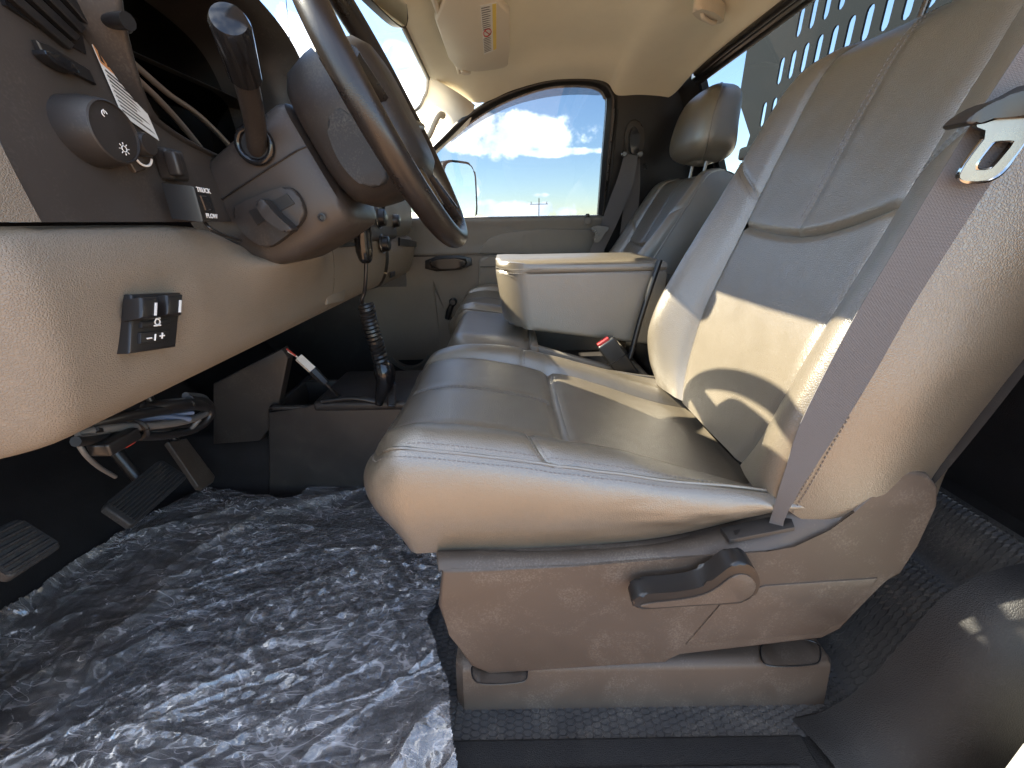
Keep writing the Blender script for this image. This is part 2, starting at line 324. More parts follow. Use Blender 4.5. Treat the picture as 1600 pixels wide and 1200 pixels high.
def film_mat():
    m = bpy.data.materials.new('clear_plastic_film'); m.use_nodes = True; nt = m.node_tree; N, L = nt.nodes, nt.links; N.remove(N['Principled BSDF']); out = N['Material Output']
    t = N.new('ShaderNodeBsdfTransparent'); t.inputs[0].default_value = (.9, .9, .91, 1); g = N.new('ShaderNodeBsdfGlossy'); g.inputs['Roughness'].default_value = .08; g.inputs[0].default_value = (1, 1, 1, 1)
    d = N.new('ShaderNodeBsdfDiffuse'); d.inputs[0].default_value = (.66, .62, .61, 1)
    tc = N.new('ShaderNodeTexCoord'); mp = N.new('ShaderNodeMapping'); mp.inputs['Rotation'].default_value = (0, 0, R(35)); mp.inputs['Scale'].default_value = (1, 3.2, 1); L.new(tc.outputs['Object'], mp.inputs[0])
    n = N.new('ShaderNodeTexNoise'); n.inputs['Scale'].default_value = 9; n.inputs['Detail'].default_value = 5; n.inputs['Roughness'].default_value = .5; n.inputs['Distortion'].default_value = 1.2; L.new(mp.outputs[0], n.inputs['Vector'])
    vo = N.new('ShaderNodeTexVoronoi'); vo.feature = 'DISTANCE_TO_EDGE'; vo.inputs['Scale'].default_value = 42; L.new(mp.outputs[0], vo.inputs['Vector'])
    ad = N.new('ShaderNodeMath'); ad.operation = 'MULTIPLY_ADD'; L.new(vo.outputs['Distance'], ad.inputs[0]); ad.inputs[1].default_value = .7; L.new(n.outputs['Fac'], ad.inputs[2])
    bp = N.new('ShaderNodeBump'); bp.inputs['Strength'].default_value = .25; bp.inputs['Distance'].default_value = .002; L.new(ad.outputs[0], bp.inputs['Height'])
    L.new(bp.outputs[0], g.inputs['Normal']); L.new(bp.outputs[0], d.inputs['Normal'])
    fr = N.new('ShaderNodeFresnel'); fr.inputs[0].default_value = 1.5; L.new(bp.outputs[0], fr.inputs['Normal'])
    f2 = N.new('ShaderNodeMath'); f2.operation = 'MULTIPLY_ADD'; L.new(fr.outputs[0], f2.inputs[0]); f2.inputs[1].default_value = 1.3; f2.inputs[2].default_value = .03; f2.use_clamp = True
    mr = N.new('ShaderNodeMapRange'); L.new(n.outputs['Fac'], mr.inputs[0]); mr.inputs[1].default_value = .42; mr.inputs[2].default_value = .75; mr.inputs[3].default_value = .11; mr.inputs[4].default_value = .34
    hz_ = mr.outputs[0]
    for sc, dist, rot, wd, amt in ((7, 1.8, 30, .016, .45), (13, 1.2, -35, .02, .3), (24, .8, 60, .03, .3)):
        mq = N.new('ShaderNodeMapping'); mq.inputs['Rotation'].default_value = (0, 0, R(rot)); mq.inputs['Scale'].default_value = (.6, 1.7, 1); L.new(tc.outputs['Object'], mq.inputs[0])
        nn = N.new('ShaderNodeTexNoise'); nn.inputs['Scale'].default_value = sc; nn.inputs['Detail'].default_value = 1.5; nn.inputs['Distortion'].default_value = dist; L.new(mq.outputs[0], nn.inputs['Vector'])
        sb = N.new('ShaderNodeMath'); sb.operation = 'SUBTRACT'; L.new(nn.outputs['Fac'], sb.inputs[0]); sb.inputs[1].default_value = .5
        ab = N.new('ShaderNodeMath'); ab.operation = 'ABSOLUTE'; L.new(sb.outputs[0], ab.inputs[0])
        lr = N.new('ShaderNodeMapRange'); lr.interpolation_type = 'SMOOTHSTEP'; L.new(ab.outputs[0], lr.inputs[0]); lr.inputs[1].default_value = 0; lr.inputs[2].default_value = wd; lr.inputs[3].default_value = amt; lr.inputs[4].default_value = 0
        mm = N.new('ShaderNodeMath'); mm.operation = 'ADD'; mm.use_clamp = True; L.new(hz_, mm.inputs[0])
        mk = N.new('ShaderNodeMath'); mk.operation = 'MULTIPLY'; L.new(lr.outputs[0], mk.inputs[0]); L.new(n.outputs['Fac'], mk.inputs[1]); L.new(mk.outputs[0], mm.inputs[1]); hz_ = mm.outputs[0]
    m1 = N.new('ShaderNodeMixShader'); L.new(hz_, m1.inputs[0]); L.new(t.outputs[0], m1.inputs[1]); L.new(d.outputs[0], m1.inputs[2])
    m2 = N.new('ShaderNodeMixShader'); L.new(f2.outputs[0], m2.inputs[0]); L.new(m1.outputs[0], m2.inputs[1]); L.new(g.outputs[0], m2.inputs[2]); L.new(m2.outputs[0], out.inputs[0])
    return m
FILM = film_mat()
# ------------------------------------------------------------------ the setting: ground, floor, roof, walls of the cab
def PL(u, v, p0, n):
    d = FW+RT*(u-800)/F+UP*(600-v)/F; n = np.array(n, float); t = ((np.array(p0)-CAM)@n)/(d@n); return CAM+d*t
def Pw(u, v, off=0): return PL(u, v, (0, 1.87+off, .75), (0, 1, .3))        # plane of the passenger window
gr = mesh_obj('ground', [(-3000, -3000, -.72), (3000, -3000, -.72), (3000, 3000, -.72), (-3000, 3000, -.72)], [(0, 1, 2, 3)], DIRT, None, 0); tag(gr, kind='structure')
def sstep(a, b, x): t = np.clip((x-a)/(b-a), 0, 1); return t*t*(3-2*t)
def floorz(x, y):
    z = np.where(x < -.97, (-.97-x)*1.3, 0)
    z = z+.17*sstep(.53, .7, x+.18*(y-.5))+.09*sstep(.7, .78, x)
    z = z+.16*sstep(1.01, 1.06, y)*sstep(1.3, 1.24, y)*sstep(.1, -.2, x)
    return z
def build_floor():
    f = lambda x, y: np.stack([x, y, floorz(x, y)], 1)
    o = patch('cab_floor', f, np.linspace(-1.22, .86, 105), np.linspace(.365, 1.9, 60), CARPET, None); tag(o, kind='structure')
    # embossed rubber mat: base sheet and raised hexagonal pads
    fm = lambda x, y: np.stack([x, y, floorz(x, y)+.006], 1)
    mt = patch('rubber_mat', fm, np.linspace(-.95, .8, 90), np.linspace(.378, .93, 30), MATR, o)
    V = []; fs = []; px, py = .0135, .0092
    i = 0
    for ix in range(int(1.5/px)):
        for iy in range(int(.55/py)):
            x = -.7+ix*px; y = .382+iy*py+(.5*py if ix % 2 else 0)
            if y > .925 or x > .795 or x < -.7: continue
            if -.06 < x < .46 and .46 < y: continue
            if x < -.2 and False: continue
            k = len(V); top = .0028
            for (rr, h) in ((.49, .005), (.36, .0082)):
                for q in range(6):
                    a = q*math.pi/3; xx = x+rr*px*1.32*math.cos(a)*.97; yy = y+rr*py*1.14*math.sin(a)
                    V.append((xx, yy, h))
            for q in range(6): fs.append((k+q, k+(q+1) % 6, k+6+(q+1) % 6, k+6+q))
            fs.append(tuple(k+6+q for q in range(6)))
    V = np.array(V); V[:, 2] += floorz(V[:, 0], V[:, 1])
    pads = mesh_obj('hexagon_pad', V, fs, MATR, o, 25); tag(pads, kind='stuff')
build_floor()
def build_walls():
    # firewall and kick panel close the footwell
    o = rbox('firewall', (-1.22, 1.11, .5), (.04, 1.6, .95), CARPET, None, 0); tag(o, kind='structure')
    o = rbox('cowl', (-1.14, 1.11, .925), (.34, 1.7, .04), DARK, None, .01); tag(o, kind='structure')
    o = rbox('kick_panel', (-.93, .325, .42), (.3, .03, .86), DARK, None, .004); tag(o, kind='structure')
    o = rbox('kick_panel', (-.86, 1.875, .4), (.8, .03, .9), DARK, None, .004); tag(o, kind='structure')
    # back wall below the rear window
    o = rbox('back_wall', (.875, 1.11, .37), (.05, 1.62, .78), CARPET, None, .01); tag(o, kind='structure')
    # sill
    s = rbox('door_sill', (.0, .355, -.012), (1.7, .11, .03), CHARTRIM, None, .008); tag(s, kind='structure')
    rbox('scuff_plate', (-.3, .345, .006), (1.46, .066, .012), CHARTRIM, s, .004)
    rbox('scuff_rib', (-.3, .337, .0135), (1.4, .006, .006), CHARTRIM, s, .002)
    rbox('rocker', (.0, .27, -.1), (1.9, .1, .16), PAINT, s, .03, 4)
    # lower door-pillar trim beside the seat
    prof = [(.43, .012), (.475, .03), (.51, .075), (.535, .14), (.552, .21), (.575, .275), (.62, .315), (.70, .335), (.80, .34)]
    c = spline(prof, 40); us = np.linspace(0, 1, 40); vs = np.linspace(0, 1, 14)
    def f(u, v):
        X = np.interp(u, us, c[:, 0]); Zt = np.interp(u, us, c[:, 1]); y = .40-.12*v; lift = 1-.9*np.clip((v-.25)/.75, 0, 1)**2.2
        return np.stack([X+.03*v, y, Zt*lift-.004+.012*np.sin(math.pi*v)], 1)
    b = patch('pillar_trim', f, us, vs, CHARTRIM, None); tag(b, kind='structure')
    def g(u, v):
        X = np.interp(u, us, c[:, 0]); Zt = np.interp(u, us, c[:, 1]); return np.stack([X, .40+.012*np.sin(v*math.pi/2), (Zt-.004)*(1-v)-.01*v], 1)
    patch('trim_return', g, us, np.linspace(0, 1, 6), CHARTRIM, b)
    rbox('pillar_paint', (.80, .222, .115), (.61, .05, .3), PAINT, b, .02, 4)
    rbox('unseen_pillar', (.77, .29, .77), (.38, .10, .92), DARK, b, .03, 3)  # out of view, added to keep sky light off the seat side
    # passenger side pillar behind the door
    pts = [Pw(962, 138), Pw(1062, 132), P(1052, 150, y=1.80)+np.array([.12, 0, -.2]), np.array([.86, 1.86, .75]), np.array([.86, 1.9, .05]), np.array([.42, 1.9, .05]), Pw(945, 345)]
    q = slab('passenger_pillar', pts, (0, .06, .0), BLACK, None, .01); tag(q, kind='structure')
    return b
build_walls()
# headliner -------------------------------------------------------------
EDGE = np.array([(-.262, 1.66, 1.195), Pw(705, 143), Pw(738, 158), Pw(765, 156), Pw(800, 140), Pw(850, 126), Pw(890, 122), Pw(930, 123), Pw(950, 129), Pw(963, 146), P(1000, 150, y=1.76), P(1045, 150, y=1.75), P(1086, 108, z=1.19)])
def build_roof():
    e = spline(EDGE, 90); ue = np.linspace(0, 1, 90)
    def f(u, v):
        ex, ey, ez = (np.interp(u, ue, e[:, k]) for k in range(3))
        xl = -.235+u*(.63+.235); s = v*v*(3-2*v); x = xl*(1-s)+ex*s
        y = .36+(ey-.36)*v; zc = 1.238-.03*sstep(.15, 0, u)-.045*sstep(.86, 1, u)
        k = v**7; z = zc*(1-k)+ez*k; z = z-.06*(1-v)**9
        # pressed relief of the moulded headliner
        z = z+.024*np.exp(-(((x-.2)/.17)**6+((y-1.4)/.22)**6))-.004+.012*np.exp(-(((x-.5)/.07)**4+((y-1.24)/.09)**4))
        return np.stack([x, y, z], 1)
    o = patch('headliner', f, np.linspace(0, 1, 100), np.linspace(0, 1, 90)**.7, HEADL, None); tag(o, kind='structure')
    fo = lambda u, v: f(u, v)+np.array([0, .01, .05])
    patch('roof_skin', fo, np.linspace(0, 1, 40), np.linspace(0, 1, 40), PAINT, o)
    # black windshield and rear-window edge trim
    hdr = f(np.zeros(40), np.linspace(0, 1, 40)); tube('windshield_edge_trim', hdr+np.array([-.004, 0, -.002]), .007, BLACK, o, 8)
    rear = f(np.ones(40), np.linspace(0, 1, 40)); tube('rear_edge_trim', rear+np.array([.006, 0, -.006]), .011, BLACK, o, 8)
    # passenger windshield pillar
    A = spline([EDGE[0], PL(665, 150, (-.27, 0, 1.2), (-.37, 0, .93)), PL(640, 178, (-.27, 0, 1.2), (-.37, 0, .93)), (-.62, 1.72, 1.06), (-1.0, 1.8, .92)], 40)
    B = spline([EDGE[2]+np.array([.01, 0, -.012]), Pw(731, 196), Pw(702, 222), Pw(680, 242), Pw(650, 275), (-.62, 1.86, .78)], 40)
    def g(u, v):
        a = np.stack([np.interp(u, np.linspace(0, 1, 40), A[:, k]) for k in range(3)], 1); b = np.stack([np.interp(u, np.linspace(0, 1, 40), B[:, k]) for k in range(3)], 1)
        p = a*(1-v)[:, None]+b*v[:, None]; bul = np.sin(math.pi*v)*.02; return p+np.stack([bul*.5, -bul, -bul*.2], 1)
    pl = patch('windshield_pillar', g, np.linspace(0, 1, 50), np.linspace(0, 1, 16), CREAM, None); tag(pl, kind='structure')
    tube('windshield_edge_trim', A+np.array([-.003, 0, .002]), .006, BLACK, pl, 8)
    fill = g(np.repeat(np.linspace(.3, .62, 14), 6), np.tile(np.linspace(.12, .5, 6), 14))+np.array([.003, -.005, 0])
    mesh_obj('pillar_cover', fill, gridfaces(14, 6), CREAM, pl, 180)
    gh = thing('grab_handle', 'cream moulded grab handle on the windshield pillar above the door', 'grab handle', Pw(668, 215))
    tube('grip', spline([Pw(694, 181, -.02), Pw(686, 179, -.05), Pw(679, 190, -.07), Pw(673, 205, -.07), Pw(665, 218, -.055), Pw(657, 226, -.02)], 24), [.007]+[.012]*22+[.008], CREAM, gh, 12)
    # windshield
    ws = thing('windshield', 'curved clear windshield above the dashboard', 'windshield', (-.9, 1.1, .93))
    def w(u, v):
        y = .36+1.36*v; bow = .06*(1-((y-1.11)/.7)**2); top = np.stack([-.232-.03*v-bow*.1, y*.96+.045, 1.2+0*y], 1); bot = np.stack([-.98-bow*1.5, (y-1.11)*1.12+1.11, .925+0*y], 1)
        return top*(1-u)[:, None]+bot*u[:, None]
    patch('glass', w, np.linspace(0, 1, 12), np.linspace(0, 1, 24), WSGLASS, ws)
    # rear window with its frame and the panel beside it
    rw = thing('rear_window', 'dusty tinted rear window behind the seats', 'rear window', (.83, 1.11, .75))
    c = [(.655, .46, 1.175), (.655, 1.70, 1.175), (.85, 1.75, .765), (.85, .46, .765)]
    mesh_obj('glass', c, [(0, 1, 2, 3)], REARGLASS, rw, 0)
    tube('seal', spline([c[0], ((.655+.655)/2, 1.1, 1.178), c[1]], 20), .012, BLACK, rw, 8); tube('seal', [c[1], c[2]], .012, BLACK, rw, 8); tube('seal', [c[2], c[3]], .014, BLACK, rw, 8)
    rbox('rear_header', (.648, 1.06, 1.187), (.045, 1.24, .03), BLACK, rw, .008)
    slab('corner_panel', [(.635, 1.655, 1.205), (.855, 1.71, .75), (.86, 1.9, .75), (.60, 1.77, 1.16)], (.02, 0, .01), BLACK, rw, 0)
build_roof()
# ------------------------------------------------------------------ seats
Tp = sinterp([-.20, -.17, -.08, .02, .15, .25, .37], [.472, .480, .47, .455, .432, .417, .398])
Ti = sinterp([-.20, -.185, -.165, -.1, 0, .06, .075, .09, .15, .3, .37], [.425, .452, .470, .480, .465, .449, .437, .443, .427, .375, .357])
Tb = sinterp([-.20, -.185, -.16, -.09, 0, .15, .3, .37], [.43, .462, .485, .497, .488, .447, .397, .375])
Bz = sinterp([-.20, -.14, 0, .1, .2, .3, .37], [.298, .300, .305, .309, .322, .345, .372])
WI, WO, XF, XR, RC = .152, .215, -.192, .382, .06
def xfront(w):
    q = np.clip((np.abs(w)-(WO-RC))/RC, 0, 1); return XF+.055*(1-np.sqrt(np.maximum(0, 1-q*q*.998)))
def groove(d, w=.006, h=.005): return h*np.exp(-(d/w)**2)
def cush_pt(t, w, yc):
    """top of the cushion: t 0..1 front to rear, w = offset from the seat centre"""
    x = xfront(w)+(XR-xfront(w))*t; a = np.abs(w); xq = XF+(XR-XF)*t
    zi = Ti(xq); zp = Tp(x); zb = Tb(xq); crest = np.where(w > 0, zb, np.minimum(zb, zp+.016))
    s = np.clip((a-WI)/(WO-WI), 0, 1)
    # insert -> crest -> perimeter seam
    zbol = zi+(crest-zi)*np.sin(np.clip(s/.5, 0, 1)*math.pi/2); zout = zp+(crest-zp)*np.cos(np.clip((s-.5)/.5, 0, 1)*math.pi/2)
    z = np.where(a <= WI, zi-.006*np.cos(a/WI*math.pi/2), np.where(s < .5, zbol, zout))
    fr = sstep(.08, .0, t); z = z*(1-fr*0)+0
    z = z-groove(np.abs(a-WI))-np.where(a < WI, groove(xq-.075, .012, .006), 0)-np.where((a < WI) & (xq < .075), groove(w, .005, .0035), 0)
    z = z-np.where(a > WI, groove(xq-(.022-.1*(a-WI)*np.sign(-w)*0), .006, .0035), 0)
    z = z-groove(WO-a, .006, .003)
    p = np.stack([x, yc+w, z], 1)
    nz = vnoise(p, 14, 3, 3)*.0028*np.sin(np.clip(t, 0, 1)*math.pi); p[:, 2] += nz
    return p
def perimeter(yc, n=40):
    ws = np.sin(np.linspace(-1, 1, n)*math.pi/2)*WO
    near = np.stack([np.linspace(XR, xfront(np.array([WO]))[0], n), np.full(n, -WO)], 1)[:-1]
    front = np.stack([xfront(ws), ws], 1); far = near[::-1]*np.array([1, -1])
    q = np.vstack([near, front, far]); return q
def make_seat(yc, name, label, cat, recline, driver, ks=1.0):
    seat = thing(name, label, cat, (.1, yc, 0))
    cu = patch('seat_cushion', lambda t, w: cush_pt(t, w, yc), np.r_[np.linspace(0, .12, 14), np.linspace(.13, .4812, 30)], np.r_[np.linspace(-WI, 0, 16), np.linspace(.004, WI, 16)], LEATHER, seat)
    patch('rear_insert', lambda t, w: cush_pt(t, w, yc), np.linspace(.4812, 1, 44), np.linspace(-WI, WI, 34), LEATHER, cu)
    tx = (.022-XF)/(XR-XF)
    for s in (-1, 1):
        w = np.linspace(WI, WO, 18)*s
        patch('front_bolster', lambda t, ww: cush_pt(t, ww, yc), np.r_[np.linspace(0, .12, 14), np.linspace(.14, tx, 20)], w, LEATHER, cu)
        patch('rear_bolster', lambda t, ww: cush_pt(t, ww, yc), np.linspace(tx, 1, 34), w, LEATHER, cu)
    per = perimeter(yc); d = np.gradient(per, axis=0); d /= np.linalg.norm(d, axis=1)[:, None]; nrm = np.stack([d[:, 1], -d[:, 0]], 1)
    # outward direction check: near side must face -w
    if nrm[5, 1] > 0: nrm = -nrm
    n = len(per); ui = np.linspace(0, 1, n)
    def sk(u, v):
        x = np.interp(u, ui, per[:, 0]); w = np.interp(u, ui, per[:, 1]); nx = np.interp(u, ui, nrm[:, 0]); nw = np.interp(u, ui, nrm[:, 1])
        front = np.clip(-nx, 0, 1)**2
        zt = np.interp(u, ui, cush_pt(np.clip((per[:, 0]-xfront(per[:, 1]))/(XR-xfront(per[:, 1])), 0, 1), per[:, 1], yc)[:, 2]); zb = Bz(x)
        off = (.016+.012*front)*np.sin(math.pi*np.clip(v, 0, 1)**.8)-(.006+.045*front)*v**2.2-groove(v, .05, .003)
        z = zt+(zb-zt)*v; p = np.stack([x+nx*off, yc+w+nw*off, z], 1)
        wr = vnoise(p*np.array([.7, 1, 2.2]), 22, 9, 3)*.006*sstep(.02, .3, x)*np.sin(math.pi*v)+vnoise(p, 10, 5, 2)*.003
        p[:, 0] += nx*wr; p[:, 1] += nw*wr; return p
    us = np.linspace(0, 1, 150)
    patch('side_boxing', sk, us, np.linspace(0, 1, 26), LEATHER, cu)
    seam = sk(us, np.zeros(150)); tube('piping', seam+np.array([0, 0, .0005]), .0024, LEATHER, cu, 6)
    if driver:
        stitches('stitching', sk(us, np.full(150, .045))+np.array([0, -.0006, 0]), THREAD, cu)
        a = np.linspace(0, 1, 90); st = lambda t, w, dz=.0006: cush_pt(np.array(t)*np.ones(90), np.array(w)*np.ones(90), yc)+np.array([0, 0, dz])
        stitches('stitching', st(.05+.95*a, -(WO-.007)), THREAD, cu)
        for dw in (-.004, .004): stitches('stitching', st(.03+.42*a, dw), THREAD, cu)
        for dt in (-.008, .008):
            for s in (-1, 1): stitches('stitching', st(tx+dt, s*(WI+(WO-WI)*a)), THREAD, cu)
    # ---- backrest in its own frame: s up the back, w across, d forward
    Lb = .64; piv = np.array([.352, 0, .385]); ca, sa = math.cos(R(recline)), math.sin(R(recline))
    def tow(s, w, d): s = s*ks; return np.stack([piv[0]+s*sa-d*ca, yc+w, piv[2]+s*ca+d*sa], 1)
    pb = sinterp([0, .05, .12, .25, .4, .5, .6, .66], [.015, .046, .064, .05, .027, .014, .005, 0]); bol_d0 = sinterp([0, .1, .2, .35, .5, .6, .64, .66], [0, .012, .018, .012, .006, -.004, -.03, -.06]); wi_ = sinterp([0, .06, .15, .3, .5, .66], [.118, .142, .155, .158, .155, .15]); wo_ = sinterp([0, .08, .2, .4, .55, .61, .64, .66], [.222, .236, .24, .238, .228, .212, .19, .17])
    SC = .345; ins_d = sinterp([0, .1, .2, .32, .345, .37, .5, .6, .64, .66], [.0, .012, .018, .013, .012, .011, .006, -.004, -.03, -.06])
    def yoke(s): return .40+.10*np.clip(s, 0, 1)
    scl = lambda q: SC-.012*np.cos(q*math.pi/2)+.006+.028*np.clip(-q, 0, 1)**1.5
    def back_ins(s, w):
        wi = wi_(s); q = w/wi; d = ins_d(s)-.007*np.cos(q*math.pi/2)*sstep(0, .1, s)
        sc = scl(q)
        d = d-groove(s-sc, .005, .007)+.007*np.where(s > sc, np.exp(-(s-sc)/.03), 0)*np.cos(q*math.pi/2)-groove((1-np.abs(q))*wi, .006, .006)-np.where(s > sc, groove(w, .004, .003), 0)
        p = tow(s, w, d); p[:, 0] += vnoise(p, 12, 21, 3)*.0025; return p
    bx = spline([(0, 0), (.22, .42), (.5, .86), (.76, 1.0), (.95, .72), (1.0, .25)], 60)      # (across, height) of a bolster, in units of width and pb
    def back_bol(s, tau, sg):
        wi, wo, p_ = wi_(s), wo_(s), pb(s)*(.42 if (sg < 0) == driver else .95); across = np.interp(tau, np.linspace(0, 1, 60), bx[:, 0]); h = np.interp(tau, np.linspace(0, 1, 60), bx[:, 1])
        base = bol_d0(s)+(ins_d(s)-bol_d0(s))*np.exp(-tau/.08); w = wi+(wo-wi)*across; d = base+(p_+.012)*h-.006*tau**2-groove(tau*.1, .006, .006)-groove(s-yoke(tau), .005, .004)
        p = tow(s, sg*w, d); p[:, 0] += vnoise(p, 11, 31+sg, 3)*.002; return p
    def top_ease(u): return u
    S = np.r_[np.linspace(0, .06, 8), np.linspace(.07, SC, 36)]
    def low(u, q): s = u*scl(q); return back_ins(s, q*wi_(s))
    def upp(u, q): s = scl(q)+u*(.66-scl(q)); return back_ins(s, q*wi_(s))
    be = patch('backrest', low, np.linspace(0, 1, 50), np.linspace(-1, 1, 36), LEATHER, seat, flip=True)
    for a0, a1 in ((-1, 0), (0, 1)): patch('upper_insert', upp, np.linspace(0, 1, 44), np.linspace(a0, a1, 20), LEATHER, be, flip=True)
    for sg in (-1, 1):
        patch('lower_bolster', lambda u, t: back_bol(u*yoke(t), t, sg), np.linspace(0, 1, 50), np.linspace(0, 1, 30), LEATHER, be)
        patch('upper_bolster', lambda u, t: back_bol(yoke(t)+u*(.66-yoke(t)), t, sg), np.linspace(0, 1, 30), np.linspace(0, 1, 30), LEATHER, be)
        ss = np.linspace(0, .66, 60); edge = back_bol(ss, np.ones(60), sg)
        def side(u, v):
            s = u*.66; e = back_bol(s, np.ones_like(s), sg); w = sg*wo_(s); th = .215-.06*sstep(.3, .66, s)+.03*sstep(.12, 0, s)
            dd = np.stack([ca*th*v+0*s, sg*(.012*np.sin(math.pi*v)-.03*v**3), -sa*th*v-.0*s], 1); r_ = e+dd
            r_[:, 1] += vnoise(r_, 9, 41, 2)*.004*np.sin(math.pi*v); r_[:, 2] -= .03*sstep(.1, 0, s)*np.sin(math.pi*np.clip(v, 0, 1)*.9); return r_
        patch('side_panel', side, np.linspace(0, 1, 50), np.linspace(0, 1, 20), LEATHER, be)
        tube('piping', edge, .0026, LEATHER, be, 6)
        if driver:
            for o_ in (.016, .04): stitches('stitching', side(np.linspace(0, .22, 120), np.full(120, o_+.03))+np.array([0, sg*.0008, 0]), THREAD, be, normal=(0, 1, 0))
            for o_ in (-.006, .006):
                tt = np.linspace(.04, .9, 60); stitches('stitching', back_bol(yoke(tt)+o_, tt, sg)+np.array([-.0009, 0, .0004]), THREAD, be, normal=(1, 0, 0))
        bk = lambda u, v: tow(u*.66, v*wo_(u*.66)*.9, np.full_like(u, -.165)+.05*sstep(.3, .66, u*.66)-.02*np.cos(v*math.pi/2))
    patch('back_shell', bk, np.linspace(0, 1, 30), np.linspace(-1.1, 1.1, 20), DARK, be)
    cap = lambda u, v: tow(.66+.006*np.sin(math.pi*v)+0*u, u*wo_(np.full_like(u, .66)), -.062-.06*v)
    patch('back_top', cap, np.linspace(-1, 1, 16), np.linspace(0, 1, 8), LEATHER, be)
    if driver:
        for o_ in (-.005, .005): stitches('stitching', back_ins(np.linspace(SC+.02, .63, 90), np.full(90, o_))+np.array([-.003, 0, .0008]), THREAD, be, normal=(1, 0, 0))
    # ---- headrest
    hr0 = tow(np.array([.66]), np.array([0.]), np.array([-.05]))[0]; tl = R(recline-8 if driver else 6); up_ = np.array([math.sin(tl), 0, math.cos(tl)]); fw_ = np.array([-math.cos(tl), 0, math.sin(tl)])
    def hrp(a, h, k=1.0):      # ring angle a, height h 0..1
        pf = np.maximum(.35, (1-np.abs(2*h-1)**4.5*.985)**.42); hw = (.15-.018*h)*pf; hd = (.086-.03*h)*pf
        c, s_ = np.cos(a), np.sin(a); e = .62; X = np.sign(c)*np.abs(c)**e*hw; D = np.sign(s_)*np.abs(s_)**e*hd
        z = .03+.215*h-.035*np.clip(D/.07, 0, 1)*(1-h)*0; sh = .012*np.sin(h*math.pi)
        return hr0+np.outer(z, up_)+np.outer(D+sh, fw_)+np.outer(X, (0, 1, 0))
    hs = np.sin(np.linspace(0, 1, 26)*math.pi/2); hs = np.r_[0, .006, .015, .03, np.linspace(.06, .92, 24), .95, .97, .985, .995, 1]
    ang = np.linspace(0, 2*math.pi, 65)[:-1]; V = np.vstack([hrp(ang, np.full(64, h)) for h in hs])
    # round the rims
    fs = [];
    for i in range(len(hs)-1):
        for k in range(64): fs.append((i*64+k, i*64+(k+1) % 64, (i+1)*64+(k+1) % 64, (i+1)*64+k))
    cb = V[:64].mean(0)-up_*.006; ct = V[-64:].mean(0)+up_*.012; V = np.vstack([V, cb, ct]); nb = len(V)-2
    for k in range(64): fs.append(((k+1) % 64, k, nb)); fs.append(((len(hs)-1)*64+k, (len(hs)-1)*64+(k+1) % 64, nb+1))
    hd = mesh_obj('headrest', V, fs, LEATHER, seat, 180)
    for a0 in (R(18), R(162)): tube('piping', hrp(np.full(30, a0), np.linspace(.02, 1, 30)), .0022, LEATHER, hd, 6)
    for w in (-.055, .055): tube('headrest_post', [hr0+np.array([0, w, 0])-up_*.06, hr0+np.array([0, w, 0])+up_*.09], .005, STEEL, hd, 12)
    return seat, tow, back_bol
drv, tow_d, bol_d = make_seat(.665, 'bucket_seat', 'grey-tan leather driver seat with brown plastic side shield and black recline lever', 'seat', 16, True)
pas, tow_p, _ = make_seat(1.55, 'bucket_seat', 'grey-tan leather passenger seat with its headrest raised, beside the far door', 'seat', 25, False, .86)
